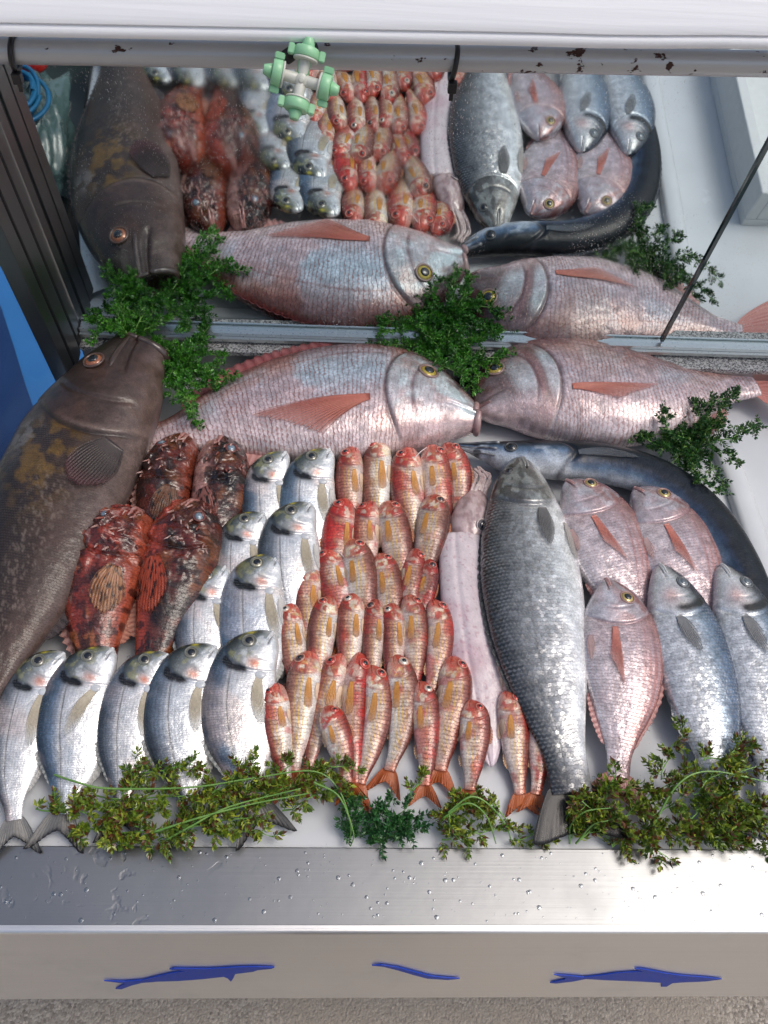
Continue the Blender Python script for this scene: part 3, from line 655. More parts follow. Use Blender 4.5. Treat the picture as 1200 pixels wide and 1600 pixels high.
def granite():
    b = NB('speckled_granite'); v = b.n('ShaderNodeTexVoronoi'); v.inputs['Scale'].default_value = 420; b.t.links.new(b.coord(), v.inputs[0])
    c = b.n('ShaderNodeValToRGB'); e = c.color_ramp.elements; e[0].color = (.03, .03, .032, 1); e[1].color = (.55, .55, .54, 1); e[1].position = .8
    m = e = c.color_ramp.elements.new(.4); m.color = (.22, .22, .22, 1)
    s = b.n('ShaderNodeSeparateColor'); b.t.links.new(v.outputs['Color'], s.inputs[0]); b.t.links.new(s.outputs[0], c.inputs[0])
    return b.set(Base_Color=c.outputs[0], Roughness=.35)
GRAN = granite()
def concrete():
    b = NB('pebbled_concrete'); v = b.n('ShaderNodeTexVoronoi'); v.inputs['Scale'].default_value = 190; b.t.links.new(b.coord(), v.inputs[0])
    s = b.n('ShaderNodeSeparateColor'); b.t.links.new(v.outputs['Color'], s.inputs[0]); n1 = b.noise(b.coord(), 3, 5); n2 = b.noise(b.coord(), 160, 4)
    c = b.mixc(s.outputs[0], (.20, .175, .15), (.66, .60, .52)); c = b.mixc(b.M('MULTIPLY', n2, .5), c, (.34, .31, .27)); c = b.mixc(b.step(.35, .7, n1), c, (.42, .37, .31))
    h = b.M('ADD', b.M('MULTIPLY', v.outputs[0], -1.), n2)
    return b.set(Base_Color=c, Roughness=.85, Normal=b.bump(h, .0025, .9))
CONC = concrete()
def mirror_mat():
    b = NB('mirror_glass'); f = b.noise(b.coord(), 5, 4); g = b.noise(b.coord((1, 1, .35)), 700, 2)
    drops = b.step(.66, .74, g)
    b.set(Base_Color=(.74, .82, .83), Metallic=1., Roughness=b.M('ADD', .022, b.M('MULTIPLY', b.step(.40, .8, f), .06)), Normal=b.bump(b.M('MULTIPLY', drops, b.step(.45, .6, f)), .0006, .5))
    return b.m
MIRR = mirror_mat(); GEDGE = flat('green_glass_edge', (.012, .035, .035), .12, 0, .6, var=.3)
def pane_mat():
    b = NB('side_glass'); b.set(Base_Color=(.86, .95, .95), Roughness=.03, IOR=1.2, Transmission_Weight=1.); return b.m
PANE = pane_mat()
def pipe_mat():
    b = NB('painted_pipe'); f = b.noise(b.coord((.7, 1, 1)), 95, 4, .6); s = b.n('ShaderNodeSeparateXYZ'); b.t.links.new(b.coord(), s.inputs[0])
    g = b.noise(b.coord(), 11, 2); thr = b.step(.0, .16, s.outputs[0])
    m = b.step(.655, .68, b.M('ADD', f, b.M('ADD', b.M('MULTIPLY', thr, .05), b.M('MULTIPLY', b.M('SUBTRACT', g, .5), .14))))
    b.set(Base_Color=b.mixc(m, (.50, .52, .54), (.055, .022, .018)), Metallic=b.M('SUBTRACT', .5, b.M('MULTIPLY', m, .5)), Roughness=b.M('ADD', .38, b.M('MULTIPLY', m, .4)), Normal=b.bump(b.M('MULTIPLY', m, -1), .0008, 1.)); return b.m
PIPE = pipe_mat()
BAR = flat('satin_aluminium', (.93, .95, .98), .40, .0, .3, 6, .04, .0010, (.5, 30, 30))
BLACKP = flat('black_plastic', (.012, .012, .014), .35); GREENP = flat('mint_green_plastic', (.30, .62, .36), .38, 0, .2, 60, .12); PALEP = flat('ivory_plastic', (.60, .62, .56), .38, 0, .2, 60, .12)
BLUE1 = flat('light_blue_vinyl', (.03, .16, .42), .4, 0, .2, 6, .2); BLUE2 = flat('deep_blue_vinyl', (.008, .035, .13), .4, 0, .1, 5, .35)
DECAL = flat('blue_paint', (.003, .045, .42), .5, 0, 0, 60, .3)
DECALE = flat('dark_cut_edge', (.01, .014, .04), .5)

def box(x0, x1, y0, y1, z0, z1, bev=0.):
    import bmesh
    bm = bmesh.new(); bmesh.ops.create_cube(bm, size=1)
    for v in bm.verts: v.co = Vector(((x0+x1)/2+v.co.x*(x1-x0), (y0+y1)/2+v.co.y*(y1-y0), (z0+z1)/2+v.co.z*(z1-z0)))
    if bev: bmesh.ops.bevel(bm, geom=bm.edges[:], offset=bev, segments=3, profile=.5, affect='EDGES')
    return bm
def bmo(name, bm, mat, parent=None, loc=(0, 0, 0), smooth=False):
    me = bpy.data.meshes.new(name); bm.to_mesh(me); bm.free(); me.materials.append(mat)
    if smooth: me.polygons.foreach_set('use_smooth', np.ones(len(me.polygons), bool))
    return obj(name, me, parent, loc)
def T0(m): # point list minus nothing
    return m
def strct(o): o['kind'] = 'structure'; return o
def extrude_x(prof, x0, x1, name, mat, parent=None, loc=(0, 0, 0), nx=2, wob=None):
    """closed (y,z) outline swept along x"""
    k = len(prof); xs = np.linspace(x0, x1, nx); P = np.array(prof); V = []
    for x in xs:
        d = wob(x) if wob else np.zeros(2)
        V += [(x, a+d[0], b+d[1]) for a, b in P]
    F = [(i*k+j, i*k+(j+1) % k, (i+1)*k+(j+1) % k, (i+1)*k+j) for i in range(nx-1) for j in range(k)]
    F += [tuple(range(k))[::-1], tuple(range((nx-1)*k, nx*k))]
    return obj(name, mesh_np(name, np.array(V), F, mat, smooth=False), parent, loc)

TX0, TX1, TY0, TY1 = -.575, .732, .265, 1.118
# ground: level in the world, a metre below the counter
g = bpy.data.meshes.new('ground'); s_ = 120
xs = [(-s_, -s_), (s_, -s_), (s_, s_), (-s_, s_)]; g.from_pydata([(a, b, -.80) for a, b in xs], [], [(0, 1, 2, 3)]); g.materials.append(CONC)
go = bpy.data.objects.new('ground', g); sc.collection.objects.link(go); strct(go)

# display counter: one thing
ctr = root('display_counter', 'brushed stainless steel fish counter with white tray and blue fish cut-outs on its front', 'display counter', (0, 0, 0))
tp = [(TX0, TY0), (TX1, TY0), (TX1, TY1), (-.50, TY1), (-.528, 1.0), (TX0, .72)]; n_ = len(tp)
obj('tray_floor', mesh_np('tray_floor', np.array([(a, b, z) for z in (-.001, -.03) for a, b in tp]), [tuple(range(n_)), tuple(range(2*n_-1, n_-1, -1))]+[(i, i+n_, (i+1) % n_+n_, (i+1) % n_) for i in range(n_)], WHITE, smooth=False), ctr)
# white rims, rounded
def rim(path, name, w=.022, h=.016, mat=WHITE):
    P, _ = spline(path, 60); n = len(P); T = np.gradient(P, axis=0); T /= np.linalg.norm(T, axis=1)[:, None]; N = np.cross(T, [0, 0, 1]); a = np.linspace(0, 2*np.pi, 16, endpoint=False)
    V = P[:, None]+N[:, None]*(w*np.sign(np.cos(a))*np.abs(np.cos(a))**.6)[None, :, None]; V[:, :, 2] += h*np.sign(np.sin(a))*np.abs(np.sin(a))**.6
    o = obj(name, mesh_np(name, V.reshape(-1, 3), grid_faces(n, 16, True), mat), ctr); return o
rim([(TX1-.02, TY0+.03, .002), (TX1-.02, .5, .002), (TX1-.02, .8, .002), (TX1-.03, .98, .002), (TX1-.08, 1.03, .002)], 'tray_rim')
rim([(TX0+.02, TY0+.03, .002), (TX0+.02, .5, .002), (TX0+.02, .72, .002), (-.512, .98, .002), (-.49, 1.04, .002)], 'tray_rim')
rim([(TX1-.08, 1.03, -.002), (.4, 1.06, -.002), (0, 1.075, -.002), (-.3, 1.075, -.002)], 'tray_rim', .014, .010)
bmo('side_ledge', box(TX1+.001, 1.5, TY0, TY1+.01, -.05, -.012, .002), WHITE, ctr)
# front lip and apron (apron hangs along the world's vertical)
ca, sa = math.cos(R_(10)), math.sin(R_(10)); FD = np.array([-sa, -ca])   # world down in (y,z) of the counter
LY = .168
bmo('front_lip', box(-.95, 1.1, LY+.002, TY0-.0015, -.02, .006, .0012), STEEL, ctr)
r_ = .004; prof = []
prof = [(LY+.002, .0092), (LY-.0015, .0092)]
for i in range(6):
    a = math.pi/2+i/5*(math.pi/2-R_(10)); prof.append((LY-.0025+.0055*math.cos(a), .0035+.0055*math.sin(a)))
e = np.array(prof[-1])
lo_, hi_ = 0., 1.5
for _ in range(40):
    AP = (lo_+hi_)/2; q_ = (np.array([.07, *(e+FD*AP)])-CAM) @ CRn; y_ = 800-FPX*q_[1]/-q_[2]
    if y_ < 1565: lo_ = AP
    else: hi_ = AP
AP = min(AP, .62); print('apron', AP)
prof += [tuple(e+FD*.068), tuple(e+FD*.070+np.array([.005, 0])), tuple(e+FD*AP+np.array([.005, 0])), tuple(e+FD*AP+np.array([.025, 0])), (LY+.002, -.01)]
extrude_x(prof, -.96, 1.11, 'front_apron', STEELF, ctr)
APY, APZ = e[0]+.005, e[1]
bmo('counter_base', box(-.48, 1.05, .26, 1.3, -.30, -.055), STEELD, ctr)
for lx in (-.45, 1.0):
    for ly, lz in ((.30, -.98), (1.22, -1.14)):
        bmo('leg', box(lx-.02, lx+.02, ly-.02, ly+.02, -.80 if ly < .5 else -.95, -.301), STEELD, ctr)
# blue fish cut-outs on the apron: outline in picture points dropped onto the apron plane
An = np.array([0, -ca, sa]); Ao = np.array([0, APY, APZ])
def Ua(px, py):
    d = ray(px, py); return CAM+d*(((Ao-CAM)@An)/(d@An))
def decal(pts, name, mat, off, th):
    P = np.array([Ua(a, b) for a, b in pts]); n = len(P); V = np.concatenate([P+An*(off+th), P+An*off])
    F = [tuple(range(n)), tuple(range(2*n-1, n-1, -1))]+[(i, (i+1) % n, (i+1) % n+n, i+n) for i in range(n)]
    import bmesh
    me = mesh_np(name, V, F, mat, smooth=False); bm = bmesh.new(); bm.from_mesh(me); bmesh.ops.recalc_face_normals(bm, faces=bm.faces[:]); bmesh.ops.triangulate(bm, faces=bm.faces[:]); bm.to_mesh(me); bm.free()
    return obj(name, me, ctr)
for pl, lb in (([(163, 1530), (196, 1531), (222, 1529), (246, 1523), (268, 1518), (290, 1514.5), (265, 1512), (272, 1510.5), (298, 1511), (330, 1511), (372, 1508.5), (402, 1508), (429, 1509), (424, 1511), (403, 1513), (396, 1515.5), (368, 1519), (364, 1527), (361, 1531), (356, 1526), (350, 1523.5), (318, 1527), (280, 1530), (246, 1531), (222, 1533), (206, 1537), (190, 1543), (181, 1542.5), (193, 1536), (196, 1534)], 'blue leaping fish cut-out with long snout'),
               ([(581, 1506), (596, 1505), (622, 1509), (648, 1516), (672, 1522.5), (700, 1525.5), (718, 1526.5), (700, 1528.5), (668, 1526.5), (645, 1520.5), (622, 1513.5), (600, 1508)], 'thin blue curved cut-out'),
               ([(865, 1520.5), (888, 1522), (912, 1524.5), (935, 1522), (962, 1518), (992, 1516), (1004, 1515.5), (991, 1511), (1000, 1511), (1018, 1514), (1040, 1518.5), (1066, 1522), (1100, 1524.5), (1127, 1527.5), (1100, 1531), (1072, 1532), (1050, 1533.5), (1041, 1539), (1032, 1539), (1034, 1533), (1000, 1531), (950, 1529), (915, 1527), (895, 1531), (868, 1534), (859, 1533), (880, 1528.5), (884, 1526)], 'blue fish cut-out with forked tail')):
    o = decal(pl, 'fish_emblem', DECAL, .0006, .0018); o['label'] = lb
bmo('granite_strip', box(-.494, 1.5, 1.128, M0+.05, .050, .060, .001), GRAN, ctr); bmo('back_upstand', box(-.492, 1.5, 1.130, M0+.05, -.05, .0495), STEEL, ctr)

# mirror: track, two panes, the dark seam
def mframe(u, v, wz): # mirror coordinates: u along, v up the pane, w towards the customer
    return MO + MR @ np.array([u, -wz, v])
def mbox(u0, u1, v0, v1, w0, w1, name, mat, parent):
    V = [mframe(u, v, w_) for u in (u0, u1) for v in (v0, v1) for w_ in (w0, w1)]
    F = [(0, 1, 3, 2), (4, 6, 7, 5), (0, 4, 5, 1), (2, 3, 7, 6), (0, 2, 6, 4), (1, 5, 7, 3)]
    import bmesh
    me = mesh_np(name, np.array(V), F, mat, smooth=False); bm = bmesh.new(); bm.from_mesh(me); bmesh.ops.recalc_face_normals(bm, faces=bm.faces[:]); bm.to_mesh(me); bm.free()
    return obj(name, me, parent)
mir = root('wall_mirror', 'long tilted back mirror in an aluminium track reflecting the fish', 'mirror', (0, 0, 0))
mbox(-.494, .5985, .082, .74, -.006, 0, 'mirror_pane', MIRR, mir)
mbox(.6055, 1.5, .082, .74, -.006, 0, 'mirror_pane', MIRR, mir)
mbox(.599, .6055, .090, .76, -.006, .004, 'seam_strip', GEDGE, mir)
for a, b, c, d in ((-.006, .012, -.02, .010), (.0, .016, .0105, .0135), (.0, .008, .014, .020)):
    mbox(-.494, 1.7, a+.070, b+.070, c, d, 'track_rail', ALU, mir)
# left post (steel channel with gaskets)
post = root('steel_post', 'dark stainless steel corner post left of the mirror', 'post', (-.47, 1.10, .06))
def pbox(u0, u1, w0, w1, name, mat, v1=.76):
    V = [mframe(u, v, w_) for u in (u0, u1) for v in (.05, v1) for w_ in (w0, w1)]
    F = [(0, 1, 3, 2), (4, 6, 7, 5), (0, 4, 5, 1), (2, 3, 7, 6), (0, 2, 6, 4), (1, 5, 7, 3)]
    import bmesh
    me = mesh_np(name, np.array(V)-np.array([-.47, 1.10, .06]), F, mat, smooth=False); bm = bmesh.new(); bm.from_mesh(me); bmesh.ops.recalc_face_normals(bm, faces=bm.faces[:]); bmesh.ops.bevel(bm, geom=bm.edges[:], offset=.0012, segments=2, affect='EDGES'); bm.to_mesh(me); bm.free()
    return obj(name, me, post)
pbox(-.518, -.4960, -.02, .030, 'channel', STEELD); pbox(-.517, -.4975, .0305, .038, 'gasket', GASK); pbox(-.520, -.4950, .0385, .078, 'channel', STEELD)
pbox(-.517, -.4975, .0785, .083, 'gasket', GASK); pbox(-.524, -.4960, .0835, .118, 'channel', STEELD)
# left side glass
sg = root('side_glass', 'wet side glass pane left of the large brown grouper', 'glass pane', (-.52, .6, 0))
a_, b_ = U(97, 600), U(-40, 790); dd = (b_-a_)/np.linalg.norm(b_-a_); nn_ = np.array([-dd[1], dd[0], 0])*.003
V = [p+q+np.array([0, 0, z]) for p in (a_, b_+dd*.35) for q in (nn_, -nn_) for z in (0.0, .5)]
me = mesh_np('pane', np.array(V)-np.array([-.52, .6, 0]), [(0, 1, 3, 2), (4, 6, 7, 5), (0, 4, 5, 1), (2, 3, 7, 6), (0, 2, 6, 4), (1, 5, 7, 3)], PANE, smooth=False)
import bmesh
bm = bmesh.new(); bm.from_mesh(me); bmesh.ops.recalc_face_normals(bm, faces=bm.faces[:]); bm.to_mesh(me); bm.free(); obj('pane', me, sg)
# blue vinyl panel outside on the left
bp = root('blue_panel', 'light and dark blue vinyl panel hanging outside the left side glass', 'vinyl panel', (-.75, .9, -.3))
def polyp(pts, z, name, mat, parent, org, th=.01):
    P = np.array([U(a, b, z) for a, b in pts]); n = len(P); V = np.concatenate([P, P-[0, 0, th]])-org
    F = [tuple(range(n)), tuple(range(2*n-1, n-1, -1))]+[(i, (i+1) % n, (i+1) % n+n, i+n) for i in range(n)]
    me = mesh_np(name, V, F, mat, smooth=False); bm = bmesh.new(); bm.from_mesh(me); bmesh.ops.recalc_face_normals(bm, faces=bm.faces[:]); bm.to_mesh(me); bm.free(); return obj(name, me, parent)
polyp([(-260, 300), (0, 330), (150, 560), (190, 760), (60, 1100), (-300, 1100)], -.32, 'panel', BLUE1, bp, np.array([-.75, .9, -.3]))
polyp([(-200, 330), (-60, 400), (0, 478), (20, 540), (38, 600), (52, 640), (30, 700), (0, 760), (-60, 990), (-240, 900)], -.317, 'print', BLUE2, bp, np.array([-.75, .9, -.3]), .002)
for a, b in (((0, 520), (40, 660)), ((14, 560), (34, 610))):
    pass

# things standing outside, seen in the mirror: plastic bag on the left, pale foam box on the right
def blob(c, r, sc_, seed, n=28, m=40, amp=.3, f=4):
    t, a = np.meshgrid(np.linspace(0, np.pi, n), np.linspace(0, 2*np.pi, m, endpoint=False), indexing='ij')
    d = r*(1+amp*(fbm(np.sin(t)*np.cos(a)*f+9, np.cos(t)*f+np.sin(a)*np.sin(t)*f+5, seed)-.5))
    V = np.stack([d*np.sin(t)*np.cos(a)*sc_[0], d*np.sin(t)*np.sin(a)*sc_[1], d*np.cos(t)*sc_[2]], -1)+np.array(c)
    return V.reshape(-1, 3), grid_faces(n, m, True)
bagc = np.array([-.70, .66, .0]); bag = root('plastic_bag', 'knotted translucent plastic bag holding blue net, seen in the mirror at the left', 'plastic bag', bagc)
BAGM = flat('bag_film', (.10, .17, .17), .16, 0, .8, 14, .6, .006); NETM = flat('blue_net', (.01, .14, .30), .4); REDM = flat('red_plastic', (.42, .015, .01), .35, 0, .3)
V, F = blob((0, 0, .0), .125, (.78, 1.5, .8), 3, 60, 90, amp=1.0, f=3.2); V = V+.006*(fbm(V[:, :1]*60, V[:, 1:2]*60, 4)-.5); obj('bag_body', mesh_np('bag_body', V, F, BAGM), bag)
A = np.linspace(0, 12*np.pi, 260); P = np.stack([.02+(.045+.014*np.sin(A*.31))*np.cos(A), -.03+(.06+.012*np.cos(A*.23))*np.sin(A), .105+.014*np.sin(A*.7)], 1); V, F = tube(P, .0045, 8, False); obj('net_coil', mesh_np('net_coil', V, F, NETM), bag)
V, F = blob((.02, -.16, .075), .026, (1.3, 1, .8), 8, amp=.3); obj('red_knot', mesh_np('red_knot', V, F, REDM), bag)
dc = root('dark_crate', 'dark low crate beyond the left glass carrying the plastic bag, seen in the mirror', 'crate', (-.86, .60, -.45)); DKM = flat('dark_crate_board', (.03, .045, .048), .5)
bmo('crate_top', box(-.30, .235, -.36, .27, .33, .35, .003), DKM, dc)
for sx in (-.29, .215): bmo('crate_side', box(sx, sx+.015, -.355, .265, 0, .3295), DKM, dc)
for sy in (-.355, .25): bmo('crate_side', box(-.2745, .2145, sy, sy+.015, 0, .3295), DKM, dc)

fb = root('foam_box', 'white foam box standing beyond the right end of the counter, seen in the mirror', 'foam box', (1.04, .50, -.012))
FOAM = flat('white_foam', (.74, .76, .76), .7, 0, 0, 60, .12, .001)
for (x0, x1, y0, y1, z0, z1) in ((-.17, .17, -.22, .30, 0, .02), (-.17, -.145, -.22, .30, .0205, .10), (.145, .17, -.22, .30, .0205, .10), (-.1445, .1445, -.22, -.195, .0205, .10), (-.1445, .1445, .275, .30, .0205, .10)):
    bmo('box_wall', box(x0, x1, y0, y1, z0, z1, .003), FOAM, fb)

# ------------------------------------------------------------------ top bar, pipe, ties, nozzle
def yl(pxl, pxr, y):  # line through two picture heights at depth y
    return Uy(0, pxl, y), Uy(1200, pxr, y)
A_, B_ = yl(79, 100, .56); ax = (B_-A_)/np.linalg.norm(B_-A_)
pipe = root('grey_pipe', 'grey painted pipe with rust chips running under the bright bar', 'pipe', (A_+B_)/2)
V, F = tube(np.array([A_-ax*.5, A_, (A_+B_)/2, B_, B_+ax*.5])-(A_+B_)/2, .0080, 28); obj('pipe', mesh_np('pipe', V, fix_tris(F), PIPE), pipe)
A2, B2 = yl(62, 84, .535); ax2 = (B2-A2)/np.linalg.norm(B2-A2)
bar = root('canopy_bar', 'bright aluminium canopy profile across the top of the mirror', 'awning bar', (A2+B2)/2)
# profile in (y,z) relative to its lower edge, front face rounded towards the customer
pf = [(.030, .002), (.004, .000), (.000, .002), (-.001, .006), (.002, .0085), (.0035, .009), (.001, .0095)]
for i in range(15):
    a = i/14; pf.append((.001-.004*math.sin(a*math.pi)+.055*a, .010+.040*math.sin(a*1.5)))
pf += [(.075, .050), (.07, .02)]
X = np.array([0, 1, 0]); ln_ = np.linalg.norm(B2-A2)
def sweep(org, axv, l0, l1, prof, name, mat, parent, porg, nx=40, wob=None):
    up = np.array([0, 0, 1.]); yv = np.array([0, 1., 0]); V = []; k = len(prof)
    for s in np.linspace(l0, l1, nx):
        d = wob(s) if wob else 0
        V += [org+axv*s+yv*a+up*(b+d)-porg for a, b in prof]
    F = [(i*k+j, (i+1)*k+j, (i+1)*k+(j+1) % k, i*k+(j+1) % k) for i in range(nx-1) for j in range(k)]+[tuple(range(k)), tuple(range(nx*k-1, (nx-1)*k-1, -1))]
    me = mesh_np(name, np.array(V), F, mat); bm = bmesh.new(); bm.from_mesh(me); bmesh.ops.recalc_face_normals(bm, faces=bm.faces[:]); bm.to_mesh(me); bm.free(); return obj(name, me, parent)
pc = (A2+B2)/2
sweep(A2, ax2, -.5, ln_+.5, pf, 'profile', BAR, bar, pc, wob=lambda s: .0008*math.sin(s*30)*sm(.3, .42, s))
# cable ties
for px, py, lb in ((24, 83, 'black cable tie round the pipe at its far left end'), (709, 98, 'black cable tie round the pipe right of the mint green nozzle')):
    c = Uy(px, py, .56); t = root('cable_tie', lb, 'cable tie', c, 'cable ties on the pipe')
    a = np.linspace(0, 2*np.pi, 40); P = np.stack([0*a+.0012*np.sin(a), .0102*np.cos(a), .0102*np.sin(a)], 1); V, F = tube(P, .0019, 6, False); obj('strap', mesh_np('strap', V, F, BLACKP), t)
    bmo('lock', box(-.003, .003, -.012, -.006, -.015, -.008, .0006), BLACKP, t); bmo('strap_tail', box(-.0014, .0014, -.0095, -.0075, -.021, -.0155, .0003), BLACKP, t)
# misting nozzle: ivory cross with four mint green caps
nc = Uy(471, 125, .52); noz = root('misting_nozzle', 'mint green and ivory four-way misting nozzle hanging from the pipe', 'nozzle', nc)
zc = (CAM-nc); zc /= np.linalg.norm(zc); rx = CRn @ np.array([1., 0, 0]); rx -= zc*(rx@zc); rx /= np.linalg.norm(rx); ry = np.cross(zc, rx)
k_ = np.linalg.norm(nc-CAM)/FPX*.98                    # metres per picture point here
def cyl(c, d, r0, r1, l0, l1, k=24):
    d = np.array(d, float); V, F = tube(np.stack([c+d*l0, c+d*(l0+.001*0+(l1-l0)*.08), c+d*(l1-(l1-l0)*.08), c+d*l1]), np.array([r0*.93, r0, r1, r1*.93]), k); return V, fix_tris(F)
def cobj(name, mat, *a): V, F = cyl(*a); return obj(name, mesh_np(name, V, F, mat), noz)
def dirn(a, tz=0.): v = rx*math.cos(R_(a))+ry*math.sin(R_(a))+zc*tz; return v/np.linalg.norm(v)
o0 = np.zeros(3)
cobj('hub', PALEP, o0, zc, 9*k_, 8.5*k_, -6*k_, 9*k_); cobj('hub', PALEP, o0, zc, 4*k_, 3.4*k_, 9.2*k_, 11*k_)
for a, tz in ((-15, .15), (165, .05), (255, .35), (75, -.2)):
    d = dirn(a, tz); cobj('arm', PALEP, o0, d, 8*k_, 7.5*k_, 3*k_, 27*k_); cobj('flange', PALEP, o0, d, 17*k_, 17.5*k_, 25*k_, 28*k_)
    cobj('cap', GREENP, o0, d, 18*k_, 17*k_, 28.3*k_, 42*k_); cobj('cap_tip', GREENP, o0, d, 10*k_, 6.5*k_, 42.3*k_, 54*k_)
    pe = np.cross(d, zc); pe /= np.linalg.norm(pe); q3 = np.cross(pe, d)
    for s in (-1, 1):
        V = np.array([d*(35+i*7)*k_+pe*s*(17+j*9)*k_+q3*l*5*k_ for i in (-1, 1) for j in (0, 1) for l in (-1, 1)])
        me = mesh_np('wing', V, [(0, 1, 3, 2), (4, 6, 7, 5), (0, 4, 5, 1), (2, 3, 7, 6), (0, 2, 6, 4), (1, 5, 7, 3)], GREENP, smooth=False); bm = bmesh.new(); bm.from_mesh(me); bmesh.ops.recalc_face_normals(bm, faces=bm.faces[:]); bmesh.ops.bevel(bm, geom=bm.edges[:], offset=.0006, segments=2, affect='EDGES'); bm.to_mesh(me); bm.free(); obj('wing', me, noz)
P = np.array([o0, dirn(75, -.4)*50*k_, dirn(75, -.4)*95*k_]); V, F = tube(P, 9*k_, 16); obj('feed_tube', mesh_np('feed_tube', V, fix_tris(F), GREENP), noz)
P = np.array([dirn(75)*30*k_-zc*.012+rx*-.012, dirn(100)*38*k_-zc*.02, dirn(60)*45*k_-zc*.025]); V, F = tube(P, .0045, 10); obj('clip', mesh_np('clip', V, fix_tris(F), BLACKP), noz)

# ------------------------------------------------------------------ the fish
GRP = {}
def mkroot(f, name, label, cat, group=None): return root(name, label, cat, f.org, group)

def gilthead(i, path, width, label, z=(.045, .016), blue=.5, pec=-4, gold=False, tail=True, pl=.30):
    f = Fish('bream', zz(path, *z), width*1.09, 1, .74, 7, .34); r = mkroot(f, 'gilthead_bream', label, 'fish', 'gilthead breams laid in rows on the left')
    body(f, r, SK['gilthead'], col_gilthead(dict(blue=blue)), REL_B, 150, 92, 12, seed=i)
    eye(f, r, .125, .42, .036, (.22, .22, .19) if not gold else (.55, .52, .38), (.42, .42, .34), .60, .34, (.16, .17, .15), seed=i)
    tail_fin(f, r, .24, .80, .55, (.12, .12, .12), (.22, .22, .21), (.012, .012, .014), seed=i)
    edge_fin(f, r, 'dorsal_fin', .30, .86, .05, 1, (.2, .22, .22), (.35, .37, .37), 18, .3, .9, seed=i)
    edge_fin(f, r, 'anal_fin', .62, .86, .06, -1, (.4, .4, .38), (.55, .55, .52), 10, .2, .9, seed=i)
    side_fin(f, r, 'pectoral_fin', .30, -.50, pec, pl, .035, .075, (.32, .26, .16), (.58, .53, .42), 10, i, .0014, tip=(.66, .68, .68), roundness=.3, bend=-.12)
    side_fin(f, r, 'pelvic_fin', .33, -.86, -8, .20, .02, .06, (.55, .54, .52), (.7, .7, .68), 6, i, .001)
    # pale shoulder pad under the gill cover
    s, q = f.sq(.285, -.5); c = f.at(np.array([s]), np.array([q]))[0]-f.org
    V, F = blob(c, .030*f.L, (1.1, .8, .42), i, 14, 22, .1); obj('fin_base', mesh_np('fin_base', V, F, M_LIP, np.tile((.62, .65, .68), (len(V), 1))), r)
    # lips
    lips(f, r, (.68, .72, .74), .010, -.1, .06)
    return f
def lips(f, r, c, rad, v0, ln, gap=.0, c2=None, zoff=.0):
    for nm, sgn in (('upper_lip', 1), ('lower_lip', -1)):
        p = np.linspace(.0, ln, 10); v = v0-1.0*p+sgn*(rad*1.1*f.L/f.H+gap*(1-p/ln))*2*sm(0, .01, p+.01)
        s, q = f.sq(np.maximum(p, .006), v); s = s-.004*f.L; P = f.at(s, q, rad*f.L*.1)-f.org
        V, F = tube(P, rad*f.L*np.linspace(1.05, .35, 10), 10); n = len(V); cc = mix(c2 or c, c, noise(np.arange(n)*.2, np.arange(n)*.05))
        obj(nm, mesh_np(nm, V, fix_tris(F), M_LIP, cc), r)
GS = [
 ([(100, 1020), (62, 1060), (36, 1140), (22, 1215), (22, 1282)], 84, 'frontmost row, leftmost gilthead bream, at the left edge of the tray', .15, 8, False),
 ([(176, 1013), (136, 1062), (118, 1130), (112, 1200), (96, 1272)], 98, 'bright blue gilthead bream, second from left in the front row, fin spread over its flank', .9, 30, False),
 ([(262, 1022), (222, 1062), (203, 1130), (196, 1200), (190, 1262)], 82, 'narrow gilthead bream half hidden between two wider ones in the middle of the front row', .35, 2, False),
 ([(336, 1010), (296, 1058), (284, 1125), (290, 1195), (300, 1262)], 100, 'front-row gilthead bream with a long tan fin, second from the mullets', .35, 8, False),
 ([(425, 988), (388, 1042), (375, 1110), (384, 1185), (402, 1256)], 104, 'large gilthead bream at the right end of the front row beside the yellow mullets', .8, 2, False),
 ([(352, 884), (325, 930), (318, 990), (324, 1050), (340, 1110)], 76, 'pale gilthead bream right beside the scorpionfish in the second row from the front', .4, -14, False),
 ([(434, 868), (402, 915), (398, 980), (402, 1050), (415, 1110)], 94, 'gilthead bream with pale ringed eye and blue back, just above the large front one', .95, -2, True),
 ([(412, 803), (382, 838), (375, 895), (380, 950), (390, 1000)], 76, 'small pale gilthead bream at the left of the third row, against the scorpionfish', .1, -10, False),
 ([(484, 786), (458, 830), (455, 890), (462, 950), (470, 1010)], 90, 'gilthead bream at the right of the third row beside the bright red mullet', .3, 0, False),
 ([(446, 706), (422, 745), (420, 800), (424, 860), (430, 910)], 72, 'left one of the two backmost gilthead breams, below the red fin of the big dentex', .8, -6, False),
 ([(514, 702), (488, 745), (482, 800), (486, 860), (492, 910)], 80, 'right one of the two backmost gilthead breams, dark-headed, beside the brown-red mullet', .85, 0, False),
]
for i, (pa, wd, lb, bl, pec, gold) in enumerate(GS):
    pa = list(pa); z = (.052, .020) if i < 5 else ((.058, .028) if i < 7 else ((.064, .026) if i < 9 else (.076, .022)))
    gilthead(i+1, pa, wd, lb if 'gilthead' in lb.split(',')[0] or True else lb, z, bl, pec, gold)

